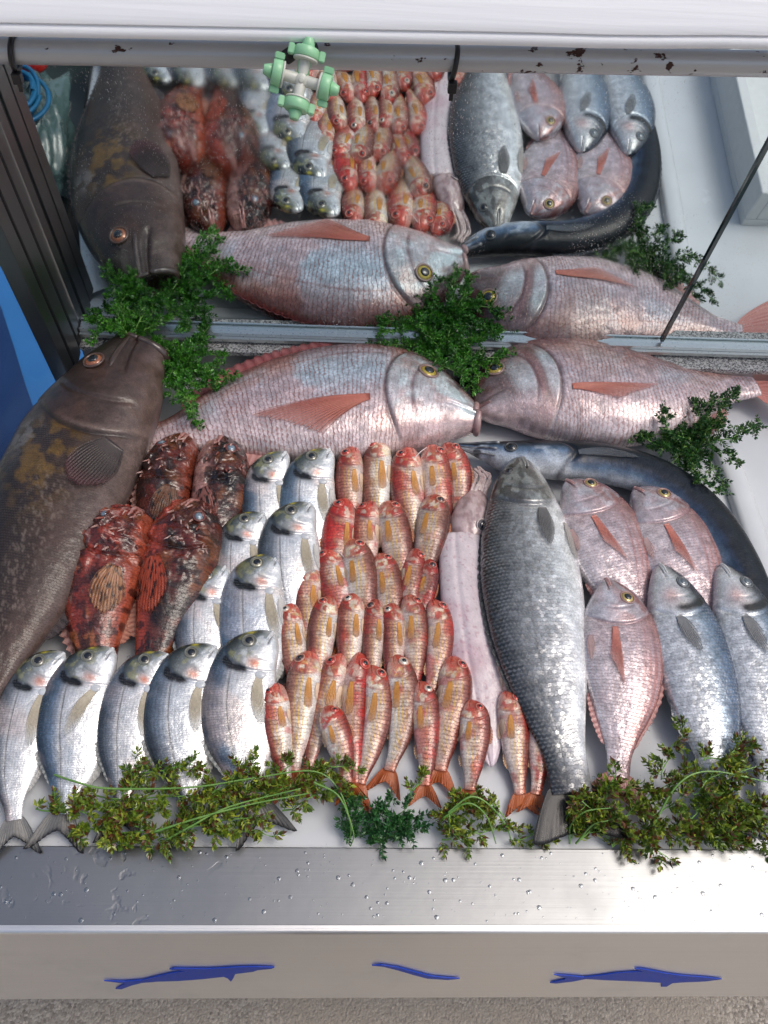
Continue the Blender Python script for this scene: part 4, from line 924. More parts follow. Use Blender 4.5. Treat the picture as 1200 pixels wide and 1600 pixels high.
def mullet(i, path, width, side, label, k, z=(.036, .016)):
    f = Fish('mullet', zz(path, *z), width*(1.06+.1*hsh(i, 2.)), side, .82+.16*hsh(i, 9.), -10+22*hsh(i, 4.)); r = mkroot(f, 'red_mullet', label, 'fish', 'red mullets laid in rows in the middle')
    body(f, r, SK['mullet'], col_mullet(k), REL_M, 100, 64, 10, seed=i)
    ec = k.get('eye', 'red'); ir = {'red': (.55, .05, .03), 'white': (.75, .68, .58), 'dark': (.12, .05, .04)}[ec]
    eye(f, r, .105, .46, .040, ir, tuple(min(1, x*1.2+.08) for x in ir), .5, .6, mix((.60, .30, .22), (.58, .12, .09), np.array(k.get('red', .5))).tolist(), seed=i)
    tail_fin(f, r, .24, 1.15, .55, (.50, .13, .02), (.36, .07, .02), seed=i, nr=12)
    edge_fin(f, r, 'dorsal_fin', .30, .48, .07, 1, (.55, .16, .08), (.68, .35, .2), 7, .3, 1.2, seed=i)
    edge_fin(f, r, 'anal_fin', .62, .76, .07, -1, (.75, .40, .15), (.7, .5, .35), 6, .2, 1., seed=i)
    side_fin(f, r, 'pectoral_fin', .265, -.38, k.get('pa', -4), .20+.05*hsh(i, 3.), .026, .055+.02*hsh(i, 5.), (.42, .12, .015), (.84, .42, .08), 6, i, .0009, roundness=.10, tip=(.62, .34, .18))
    side_fin(f, r, 'pelvic_fin', .29, -.85, -10, .20, .02, .06, (.80, .55, .35), (.85, .7, .55), 6, i, .001)
    if k.get('barbel'):
        s, q = f.sq(.05, -.7); a = f.at(np.array([s]), np.array([q]))[0]
        sg_ = k['barbel']; P = np.array([a, a+np.array([sg_*.010, -.012, .004]), a+np.array([sg_*.022, -.026, .003])])-f.org; P, _ = spline(P, 16)
        V, F = tube(P, .0009, 6); obj('barbel', mesh_np('barbel', V, fix_tris(F), M_LIP, np.tile((.78, .62, .60), (len(V), 1))), r)
    return f
L_, Rt = 1, -1
MS = [  # path, width, side, label, pigment
 ([(552, 697), (546, 750), (547, 800), (549, 860)], 41, L_, 'brown-red mullet at the left end of the backmost mullet row', dict(red=.45, dark=.25)),
 ([(594, 682), (590, 740), (588, 800), (588, 860)], 42, L_, 'upright gold-cheeked mullet with a pale belly, second in the backmost row', dict(red=.1, pale=.9)),
 ([(640, 699), (636, 750), (642, 810), (650, 868)], 48, L_, 'broad mullet with a red head and yellow-striped flank, third in the backmost row', dict(red=.5, pale=.5)),
 ([(672, 695), (680, 745), (687, 800), (690, 850)], 46, Rt, 'mullet with a smooth pink-red head, fourth in the backmost row', dict(red=.5, pale=.4, barbel=-1)),
 ([(695, 692), (714, 735), (716, 780), (708, 830)], 36, Rt, 'slim orange-red mullet bent to the right at the end of the backmost row', dict(red=.55, pale=.2)),
 ([(541, 779), (530, 835), (528, 890), (534, 950)], 46, L_, 'vivid scarlet mullet at the left end of the second row, beside the giltheads', dict(red=1., pale=.2)),
 ([(581, 783), (572, 830), (572, 880), (575, 930)], 40, L_, 'small red mullet between the scarlet and the yellow-striped one in the second row', dict(red=.85, pale=.3)),
 ([(604, 783), (616, 835), (624, 885), (630, 930)], 46, Rt, 'olive-gold striped mullet with a red head, third in the second row', dict(red=.25, dark=.15)),
 ([(679, 773), (675, 825), (664, 875), (655, 920)], 46, Rt, 'dull brown-headed mullet leaning left, right end of the second row, by the squid head', dict(red=.0, dark=.25, eye='dark')),
 ([(513, 855), (520, 900), (530, 950), (540, 1000)], 48, L_, 'red-headed mullet with a white belly edge and a thin barbel, in the third row', dict(red=.7, pale=.9, barbel=1)),
 ([(549, 843), (562, 895), (566, 945), (566, 1000)], 46, Rt, 'pale pinkish mullet with a rosy eye in the middle of the third row', dict(red=.15, pale=.7)),
 ([(592, 865), (605, 910), (610, 955), (612, 1000)], 42, Rt, 'gold-striped mullet with a dark brow and orange fin, right of the pale pinkish one', dict(red=.2, dark=.1)),
 ([(650, 857), (644, 895), (640, 940), (640, 990)], 34, Rt, 'small dark brick-red mullet, left one of the close pair beside the squid', dict(red=.9, dark=.35)),  # whole pigment set darker than the plain red ones
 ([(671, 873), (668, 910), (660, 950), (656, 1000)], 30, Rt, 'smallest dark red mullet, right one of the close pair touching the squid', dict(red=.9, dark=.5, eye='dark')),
 ([(490, 880), (480, 930), (482, 985), (486, 1040)], 43, L_, 'yellow-striped mullet with a pink nose, just right of the pale-eyed gilthead', dict(red=.2, pale=.4)),
 ([(456, 942), (455, 990), (462, 1040), (470, 1090)], 43, L_, 'pale mullet with a white-ringed eye at the left end of the fourth row', dict(red=.1, pale=.6, eye='white')),
 ([(516, 932), (504, 980), (500, 1030), (502, 1080)], 44, L_, 'bright yellow-striped mullet with shiny cheek, second in the fourth row', dict(red=.1, pale=.8)),
 ([(556, 926), (549, 975), (546, 1025), (546, 1080)], 41, L_, 'rosy mullet with a white-ringed eye and thin stripes, third in the fourth row', dict(red=.5, pale=.6, eye='white')),
 ([(588, 936), (585, 985), (582, 1035), (582, 1080)], 34, L_, 'narrow dull mullet squeezed between two rosy ones in the fourth row', dict(red=.4, dark=.4, eye='dark')),
 ([(612, 942), (616, 990), (614, 1040), (610, 1085)], 36, L_, 'slim mullet with a white-ringed eye in the fourth row, right of the dull narrow one', dict(red=.6, dark=.25, eye='white')),
 ([(637, 929), (647, 980), (648, 1030), (644, 1085)], 38, Rt, 'brown-scaled mullet with an orange eye in the fourth row', dict(red=.3, dark=.3)),
 ([(675, 937), (688, 985), (682, 1040), (668, 1100)], 41, Rt, 'curved pink mullet at the right end of the fourth row, lying along the squid', dict(red=.55, pale=.3)),
 ([(485, 1017), (474, 1080), (468, 1140), (458, 1205)], 50, L_, 'long cream and yellow mullet with a dark eye, second from left in the front rows', dict(red=.0, pale=.9, eye='dark')),
 ([(534, 1021), (515, 1080), (498, 1140), (480, 1205)], 40, L_, 'mullet slanting down to the left with a red head, right of the long cream one', dict(red=.55, pale=.3, eye='red')),
 ([(562, 1019), (553, 1080), (553, 1150), (556, 1225)], 38, Rt, 'deep red mullet standing straight in the middle of the front rows', dict(red=1., dark=.15)),
 ([(580, 1039), (591, 1095), (582, 1160), (562, 1225)], 42, Rt, 'gold-striped mullet with a red nose curving left, beside the deep red one', dict(red=.25, pale=.7)),
 ([(616, 1022), (629, 1080), (626, 1140), (608, 1205)], 43, Rt, 'whitest mullet, with a square red blotch behind its gill, curving left', dict(red=.0, pale=1., eye='white', blotch=1)),
 ([(433, 1067), (431, 1115), (438, 1165), (448, 1222)], 46, L_, 'leftmost front mullet with a pink head and yellow stripes, against the big gilthead', dict(red=.5, pale=.8)),
 ([(509, 1103), (525, 1145), (536, 1185), (544, 1228)], 42, Rt, 'short rosy mullet lying on top of its neighbours at the front, tilted right', dict(red=.75, pale=.8)),
 ([(657, 1064), (664, 1115), (666, 1165), (664, 1228)], 40, Rt, 'dusky pink mullet with one red spot low on its flank, right of the whitest one', dict(red=.5, dark=.1, eye='white', blotch=1)),
 ([(707, 1025), (709, 1085), (698, 1145), (688, 1205)], 48, Rt, 'large orange-brown mullet with a wide orange tail, at the front beside the squid', dict(red=.35, pale=.2)),
 ([(736, 1093), (741, 1135), (738, 1185), (734, 1235)], 44, Rt, 'stout mullet at the front just left of the squid tip, yellow belly', dict(red=.35, pale=.6)),
 ([(784, 1020), (800, 1060), (808, 1105), (814, 1150)], 42, Rt, 'mullet mostly covered by the pair in front of it, between squid and grey bass', dict(red=.8, pale=.3)),
 ([(789, 1079), (801, 1130), (806, 1185), (813, 1242)], 43, Rt, 'left mullet of the front pair beside the grey bass, brown head and gold stripes', dict(red=.35, pale=.5, dark=.1)),
 ([(830, 1084), (845, 1130), (843, 1185), (837, 1242)], 42, Rt, 'right mullet of the front pair beside the grey bass, redder along its back', dict(red=.7, pale=.4)),
]
rows = [5, 9, 14, 15, 22, 27]
for i, (pa, wd, sd_, lb, k) in enumerate(MS):
    pa = list(pa); z = (.068, .016) if i < 5 else (.052, .022) if i < 9 else (.040, .022) if i < 15 else (.038, .020) if i < 22 else (.034, .012)
    if i == 10: z = (.046, .024)
    if i in (28,): z = (.046, .024)
    if i in (27, 31): z = (.040, .014)
    mullet(i+1, pa, wd, sd_, lb, k, z)

# ---- the two big pink dentex / snapper
YEL = (.66, .50, .07)
def dentex(i, path, width, side, label, k, z, bl, lipc, openm):
    f = Fish('dentex_open' if openm else 'dentex', zz(path, *z), width, side, .85); r = mkroot(f, 'pink_dentex', label, 'fish', 'two large pink dentex along the back')
    body(f, r, SK['dentex'], col_dentex(k), REL_D, 260, 110, 16, seed=i, cavity=(.05, (.10, .02, .018)) if openm else None)
    eye(f, r, k.get('ep', .165), k.get('ev', .45), .027, YEL, (.35, .25, .10), .56, .42, (.30, .20, .18), seed=i)
    tail_fin(f, r, .14 if openm else .20, .9 if openm else 1.25, .45, (.52, .16, .13), (.66, .32, .28), seed=i, nr=18)
    edge_fin(f, r, 'dorsal_fin', .27, .86, k.get('dh', .10), 1, (.38, .07, .08), (.56, .24, .24), 22, .6, .9, seed=i, flatz=.10)
    edge_fin(f, r, 'anal_fin', .62, .84, .10, -1, (.55, .22, .2), (.7, .42, .4), 10, .3, .9, seed=i)
    side_fin(f, r, 'pectoral_fin', k.get('pp', .30), k.get('pv', -.38), k.get('pang', -10), k.get('pl', .30), .020, k.get('pw', .085), (.34, .03, .02), (.66, .27, .20), 16, i, .003, tip=(.60, .26, .22), roundness=-.5, al_=(.97, .5))
    if openm:
        t_, b_, h_ = f.prof(np.array(.003)); C, T, N, B = f.fr(np.array(.004*f.L))
        for nm, a0, a1, k, sh in (('upper_lip', -.55, .50, 1., .0), ('lower_lip', .54, 1.45, 1.1, -.006)):
            A = np.linspace(a0, a1, 36)*np.pi; P = np.array([C+T*sh+N*((t_-b_)/2+(t_+b_)/2*math.cos(a))+B*(h_*max(math.sin(a), -.5)) for a in A])-f.org
            P, _ = spline(P, 40); V, F = tube(P, f.L*.0108*k*np.sin(np.linspace(.4, np.pi-.4, 40))**.5, 14); V = V+.0010*(fbm(V[:, :1]*150, V[:, 1:2]*150, 3)-.5)
            lp = obj(nm, mesh_np(nm, V, fix_tris(F), M_LIP, mix((.30, .15, .14), (.52, .38, .38), fbm(V[:, 0]*70, V[:, 1]*70, 3))), r)
            for j in range(9):
                c = P[6+j*3]; d = np.array(T)*.0015-np.array([0, 0, .002])+(0 if nm == 'lower_lip' else 0)
                inw = (P.mean(0)-c); inw /= np.linalg.norm(inw)+1e-9
                V2, F2 = tube(np.array([c+inw*.002, c+inw*.0065, c+inw*.0095]), np.array([.0016, .0013, .0003]), 6); obj('tooth', mesh_np('tooth', V2, fix_tris(F2), M_LIP, np.tile((.60, .42, .34), (len(V2), 1))), lp)
    else: lips(f, r, (.22, .12, .12), .0055, -.35, .035)
    return f
dentex(1, [(744, 652), (690, 646), (610, 637), (520, 636), (400, 650), (320, 668), (262, 684), (222, 698)], 168, 1, 'larger pink dentex with open toothy mouth and spread red fin, back left', dict(blue=1.3, browa=.25, ep=.158, ev=.36, dh=.03, pp=.315, pv=-.34, pang=-11, pw=.15, pl=.35), (.062, .030), 0, None, True)
dentex(2, [(744, 640), (800, 622), (880, 614), (960, 620), (1040, 622), (1110, 612), (1176, 600)], 152, -1, 'pink dentex with dusky brow and raised spiny fin, back right, tail at the frame edge', dict(blue=.6, brow=(.10, .045, .045), browa=1.2, ep=.10, ev=.42, dh=.14, pp=.30, pv=-.40, pang=2, pw=.075), (.048, .030), 0, None, False)

# ---- grouper
f = Fish('grouper', [(221, 542, .100), (184, 592, .090), (148, 664, .078), (110, 750, .070), (64, 860, .062), (20, 960, .055), (-30, 1060, .05), (-70, 1130, .045)], 196, 1, .78)
r = mkroot(f, 'brown_grouper', 'huge dark brown grouper with gaping thick-lipped mouth lying head-up along the left side', 'fish')
body(f, r, SK['grouper'], col_grouper, rel_grouper, 260, 100, 16, seed=5, cavity=(.07, (.10, .03, .028)))
eye(f, r, .128, .36, .023, (.46, .16, .07), (.30, .12, .07), .56, .5, (.10, .06, .05), seed=5)
tail_fin(f, r, .16, .9, .05, (.06, .04, .038), (.10, .075, .07), seed=5)
edge_fin(f, r, 'dorsal_fin', .30, .85, .05, 1, (.04, .03, .03), (.08, .06, .06), 26, .5, .8, seed=5)
edge_fin(f, r, 'anal_fin', .62, .8, .08, -1, (.05, .04, .04), (.09, .07, .07), 12, .2, .8, seed=5)
side_fin(f, r, 'pectoral_fin', .345, -.70, 20, .14, .045, .10, (.026, .018, .018), (.040, .026, .027), 16, 5, .006, tip=(.09, .03, .04), roundness=.35)
# lips follow the rim of the gaping mouth
t_, b_, h_ = f.prof(np.array(.004)); C, T, N, B = f.fr(np.array(.006*f.L))
for nm, a0, a1, k in (('upper_lip', -.62, .50, 1.), ('lower_lip', .52, 1.40, 1.25)):
    A = np.linspace(a0, a1, 36)*np.pi; P = np.array([C+N*((t_-b_)/2+(t_+b_)/2*math.cos(a))+B*(h_*math.sin(a)) for a in A])-f.org
    P, _ = spline(P, 40); V, F = tube(P, f.L*.0095*k*np.sin(np.linspace(.35, np.pi-.35, 40))**.5, 16); V = V+.0014*(fbm(V[:, :1]*120, V[:, 1:2]*120, 3)-.5)
    obj(nm, mesh_np(nm, V, fix_tris(F), M_LIP, mix((.035, .022, .020), (.10, .065, .058), fbm(V[:, 0]*60, V[:, 1]*60, 3))), r)
# jaw bone beside the mouth
p = np.linspace(.01, .135, 20); v = .30-2.3*p; s, q = f.sq(p, v); P = f.at(s, q, -.0035)-f.org
V, F = tube(P, f.L*.0085*np.interp(np.linspace(0, 1, 20), [0, .3, .8, 1], [.6, 1., 1.1, .5]), 14); obj('jaw_bone', mesh_np('jaw_bone', V, fix_tris(F), M_LIP, mix((.035, .022, .020), (.08, .052, .046), fbm(V[:, 0]*60, V[:, 1]*60, 3))), r)

# ---- scorpionfish
def scorp(i, path, width, side, label, k, z, eyev=.42, haze=(.22, .29, .36), pec=None):
    f = Fish('scorpion', zz(path, *z), width, side, .95); r = mkroot(f, 'red_scorpionfish', label, 'fish', 'four red scorpionfish between grouper and giltheads')
    body(f, r, SK['scorpion'], col_scorpion(k), rel_scorpion, 170, 80, 12, seed=i)
    eye(f, r, .15, eyev, .029, (.14, .18, .22), (.22, .06, .05), .60, .45, (.16, .04, .035), haze=haze, seed=i)
    tail_fin(f, r, .2, 1.1, .05, (.42, .14, .09), (.24, .07, .05), seed=i)
    edge_fin(f, r, 'dorsal_fin', .22, .85, .12, 1, (.30, .09, .07), (.55, .34, .30), 16, .6, .6, seed=i)
    edge_fin(f, r, 'anal_fin', .6, .8, .1, -1, (.4, .12, .08), (.6, .3, .2), 8, .3, .8, seed=i)
    p = pec or dict(v=-.35, a=8, c0=(.06, .02, .012), c1=(.22, .09, .04), sp=(.012, .006, .005), ln=.24, w=.15)
    side_fin(f, r, 'pectoral_fin', .40, p['v'], p['a'], p['ln'], .06, p['w'], p['c0'], p['c1'], 11, i, .004, spots=p['sp'], roundness=.4)
    lips(f, r, (.34, .12, .10), .014, -.12, .10, c2=(.55, .34, .32))
    # head spines and skin flaps
    for j in range(16):
        pp = .05+.28*hsh(j, i, 3); vv = -.5+1.35*hsh(j, i, 7); s, q = f.sq(pp, vv); b = f.at(np.array([s]), np.array([q]))[0]-f.org
        C, T, N, B = f.fr(np.array(s)); d = T*.6+B*.5+N*(hsh(j, i, 9)-.5); P = np.array([b, b+d*.012*hsh(j, 2)+.003*d, b+d*.016])
        V, F = tube(P, np.array([.0022, .0014, .0003]), 6); obj('head_spine', mesh_np('head_spine', V, fix_tris(F), M_LIP, np.tile(mix((.30, .08, .06), (.60, .42, .38), np.array(hsh(j, i, 1))), (len(V), 1))), r)
    return f
scorp(1, [(292, 684), (270, 730), (256, 790), (250, 860), (245, 930)], 84, 1, 'brown-red scorpionfish farthest back on the left, under the grouper fin', dict(red=.25, val=.55), (.055, .030))
scorp(2, [(350, 688), (346, 740), (338, 800), (322, 860), (305, 930)], 88, -1, 'dark scorpionfish with a white and red belly fold, back right, beside the rear giltheads', dict(red=.0, val=.6, belly=-.35, bc=(.80, .42, .36)), (.058, .032), pec=dict(v=-.5, a=14, c0=(.14, .03, .025), c1=(.40, .18, .15), sp=(.015, .008, .008), ln=.26, w=.15))
scorp(3, [(222, 802), (184, 860), (160, 930), (154, 1000), (160, 1070)], 118, 1, 'brightest red-brown scorpionfish, front left, with blue eye and striped tan fin', dict(red=.75, val=1.05), (.062, .026), pec=dict(v=-.42, a=6, c0=(.22, .05, .02), c1=(.50, .26, .12), sp=(.03, .010, .008), ln=.26, w=.17))
scorp(4, [(312, 788), (288, 850), (268, 920), (246, 990), (226, 1060)], 116, -1, 'dark-headed scorpionfish with an orange-red spotted fin fold, front right of the four', dict(red=.2, val=.65, belly=-.38, bc=(.60, .08, .04)), (.066, .028), pec=dict(v=-.55, a=10, c0=(.42, .04, .02), c1=(.52, .11, .05), sp=(.015, .006, .006), ln=.30, w=.17))

# ---- spearfish along the right
f = Fish('spear', [(715, 697, .03), (760, 706, .034), (806, 716, .04), (870, 720, .045), (950, 726, .045), (1030, 752, .045), (1100, 806, .044), (1152, 885, .042), (1186, 975, .04), (1210, 1070, .036), (1216, 1160, .03)], 51, -1, .9)
r = mkroot(f, 'spearfish', 'long dark blue-backed fish with thin bill curling round the right side of the tray', 'fish')
body(f, r, SK['spear'], col_spear, REL_M, 260, 60, 14, seed=3)
eye(f, r, .112, .05, .0115, (.05, .05, .055), (.12, .12, .12), .7, .5, (.06, .07, .08), seed=3)
for q0, ln, rr in ((.004, 0, .0030), (-.003, .0, .0022), (-.008, .01, .0017)):
    s = np.linspace(-.012, .085, 14)*f.L; P = f.at(np.maximum(s, .002), np.full(14, q0)*np.linspace(.6, 2.4, 14), .0018)-f.org
    V, F = tube(P, np.linspace(.0006, rr, 14), 10); obj('bill', mesh_np('bill', V, fix_tris(F), M_LIP, mix((.03, .035, .045), (.34, .36, .38), noise(V[:, 0]*300, V[:, 1]*300))), r)
tail_fin(f, r, .08, 1.6, .5, (.03, .04, .05), (.06, .07, .09), seed=3)
edge_fin(f, r, 'dorsal_fin', .26, .8, .16, 1, (.02, .025, .035), (.05, .06, .08), 30, .3, .9, seed=3, shape=lambda J: .25+.75*np.exp(-J*6))
side_fin(f, r, 'pectoral_fin', .245, -.1, 4, .12, .012, .022, (.03, .035, .045), (.10, .12, .15), 6, 3, .002)

# ---- squid
f = Fish('squid', zz([(722, 838), (726, 900), (737, 990), (754, 1090), (768, 1198)], .036, .016), 84, 1, .9)
r = mkroot(f, 'squid', 'pale pink squid with curled arms lying left of the big grey bass', 'squid')
body(f, r, SK['squid'], col_squid, lambda p, v, s, q, seed: .02*(fbm(p*7, v*2, 2)-.5)-.02*np.exp(-((v-.35)/.1)**2), 150, 60, 12, seed=2)
hp = [(741, 772, .03), (738, 800, .034), (731, 830, .034), (728, 850, .03)]
h = Fish('bream', hp, 62, 1, 1.0)
PR['squidhead'] = dict(p=[0, .1, .25, .45, .65, .85, 1], top=[.30, .36, .42, .48, .5, .44, .36], bot=[.30, .36, .42, .48, .5, .44, .36], th=[.2, .26, .32, .36, .36, .3, .25]); h.pr = PR['squidhead']; h.org = f.org
body(h, r, SK['squid'], lambda p, v, s, q, seed: A4(mix(mix((.46, .30, .30), (.66, .55, .55), fbm(p*5, v*3, 9)), (.20, .10, .10), .55*sm(.45, .7, fbm(p*9, v*4, 5))), p*0), lambda p, v, s, q, seed: .08*(fbm(p*6, v*3, 2)-.5), 50, 40, 12, name='head', seed=6)
eye(h, r, .72, -.62, .09, (.10, .09, .10), (.35, .30, .30), .6, .5, (.5, .42, .42), seed=2)
for j in range(8):
    x0 = 728+j*3.6; a0 = hsh(j, 1, 5); pts = [(x0, 790, .030), (x0+4+6*a0, 765, .036+.01*hsh(j, 2, 1)), (x0+10+8*hsh(j, 3), 742+8*a0, .03), (x0+16*hsh(j, 5)-2, 728+10*hsh(j, 6), .024), (x0-6+22*hsh(j, 8), 738+12*hsh(j, 9), .018)]
    P, _ = spline(np.array([U(*p_) for p_ in pts]), 40); V, F = tube(P-f.org, np.linspace(.0052, .0018, 40)*(1+.12*np.sin(np.arange(40)*1.9)), 12)
    obj('arm', mesh_np('arm', V, fix_tris(F), M_LIP, mix((.42, .28, .28), (.74, .66, .64), fbm(V[:, 0]*90, V[:, 1]*90, j))), r)

# ---- big grey bass
f = Fish('bass', [(812, 716, .052), (816, 770, .052), (826, 850, .050), (836, 930, .048), (850, 1020, .045), (868, 1110, .04), (884, 1180, .034), (896, 1240, .03)], 154, 1, .62)
r = mkroot(f, 'sea_bass', 'big dark grey sea bass with bright flecked scales and white belly, right of the squid', 'fish')
body(f, r, SK['bass'], col_bass, REL_S, 250, 96, 14, seed=4)
eye(f, r, .085, .62, .013, (.10, .10, .095), (.16, .16, .15), .6, .4, (.10, .10, .10), seed=4)
tail_fin(f, r, .14, .85, .25, (.010, .010, .011), (.028, .028, .030), seed=4, nr=18)
edge_fin(f, r, 'dorsal_fin', .28, .82, .03, 1, (.05, .055, .06), (.12, .13, .13), 20, .15, .9, seed=4)
edge_fin(f, r, 'anal_fin', .64, .76, .06, -1, (.3, .3, .3), (.4, .4, .4), 8, .3, .9, seed=4)
side_fin(f, r, 'pectoral_fin', .225, -.34, -3, .125, .022, .045, (.075, .075, .08), (.17, .17, .17), 9, 4, .004, roundness=.5)
side_fin(f, r, 'pelvic_fin', .26, -.9, -6, .12, .02, .035, (.3, .28, .26), (.5, .48, .46), 6, 4, .002)
lips(f, r, (.24, .24, .23), .009, -.1, .07)

# ---- pink pandoras
def pandora(i, path, width, side, label, z, pec):
    f = Fish('pandora', zz(path, *z), width*1.03, side, .78, 0., .36); r = mkroot(f, 'pink_pandora', label, 'fish', 'three pink pandoras on the right')
    body(f, r, SK['pandora'], col_pandora({}), REL_B, 190, 100, 12, seed=i)
    eye(f, r, pec.get('ep', .12), pec.get('ev', .42), .034, (.58, .46, .16), (.40, .26, .14), .56, .45, (.34, .20, .18), seed=i)
    tail_fin(f, r, .22, 1.0, .5, (.46, .16, .14), (.60, .30, .27), seed=i)
    edge_fin(f, r, 'dorsal_fin', .28, .86, .04, 1, (.45, .15, .13), (.65, .38, .35), 18, .4, .9, seed=i)
    edge_fin(f, r, 'anal_fin', .62, .86, .06, -1, (.55, .22, .20), (.7, .42, .40), 10, .3, .9, seed=i)
    side_fin(f, r, 'pectoral_fin', .29, -.22, pec['a'], .30, .028, .075, (.36, .04, .03), (.62, .26, .20), 12, i, .002, tip=(.66, .34, .30), roundness=-.5)
    side_fin(f, r, 'pelvic_fin', .33, -.80, -3, .13, .015, .035, (.50, .32, .30), (.62, .44, .42), 6, i, .002)
    lips(f, r, (.46, .26, .25), .010, -.1, .06)
    return f
pandora(1, [(884, 752), (914, 790), (942, 845), (968, 905), (990, 965), (1005, 1010)], 122, -1, 'pink pandora nearest the grey bass head, lying under the curve of the spearfish', (.054, .030), dict(a=10, ep=.10, ev=.45))
pandora(2, [(990, 764), (1022, 800), (1056, 860), (1080, 920), (1095, 980), (1105, 1030)], 118, -1, 'pink pandora squeezed against the inner curve of the spearfish on the right', (.052, .028), dict(a=4, ep=.12, ev=.45))
pandora(3, [(946, 905), (958, 955), (968, 1020), (972, 1085), (968, 1150), (965, 1215)], 124, -1, 'frontmost pink pandora lying straight with its tail to the front herbs', (.064, .026), dict(a=-2, ep=.13, ev=.38))
def sbass(i, path, width, label, z):
    f = Fish('bass', zz(path, *z), width, -1, .68); r = mkroot(f, 'silver_bass', label, 'fish', 'two silver bass with blue-black backs on the right')
    body(f, r, SK['seabass'], col_seabass, REL_B, 180, 70, 12, seed=i)
    eye(f, r, .115, .40, .026, (.30, .34, .36), (.12, .14, .16), .6, .5, (.12, .13, .14), haze=(.12, .15, .18), seed=i)
    tail_fin(f, r, .18, .85, .3, (.06, .07, .08), (.10, .11, .12), seed=i)
    edge_fin(f, r, 'dorsal_fin', .28, .82, .04, 1, (.04, .05, .07), (.10, .12, .15), 18, .4, .9, seed=i)
    edge_fin(f, r, 'anal_fin', .64, .78, .05, -1, (.5, .5, .5), (.6, .6, .6), 8, .3, .9, seed=i)
    side_fin(f, r, 'pectoral_fin', .27, -.30, 14, .17, .022, .06, (.12, .13, .14), (.24, .25, .26), 8, i, .003)
    lips(f, r, (.55, .57, .58), .010, -.1, .06); return f
sbass(11, [(1030, 884), (1048, 930), (1068, 990), (1086, 1050), (1104, 1120), (1118, 1185), (1130, 1250)], 116, 'silver bass with dark blue back lying between the front pandora and the frame-edge bass', (.060, .026))
sbass(12, [(1126, 884), (1150, 935), (1172, 1000), (1188, 1060), (1200, 1130), (1206, 1190), (1208, 1250)], 112, 'silver bass at the right frame edge, inside the curl of the spearfish', (.060, .026))

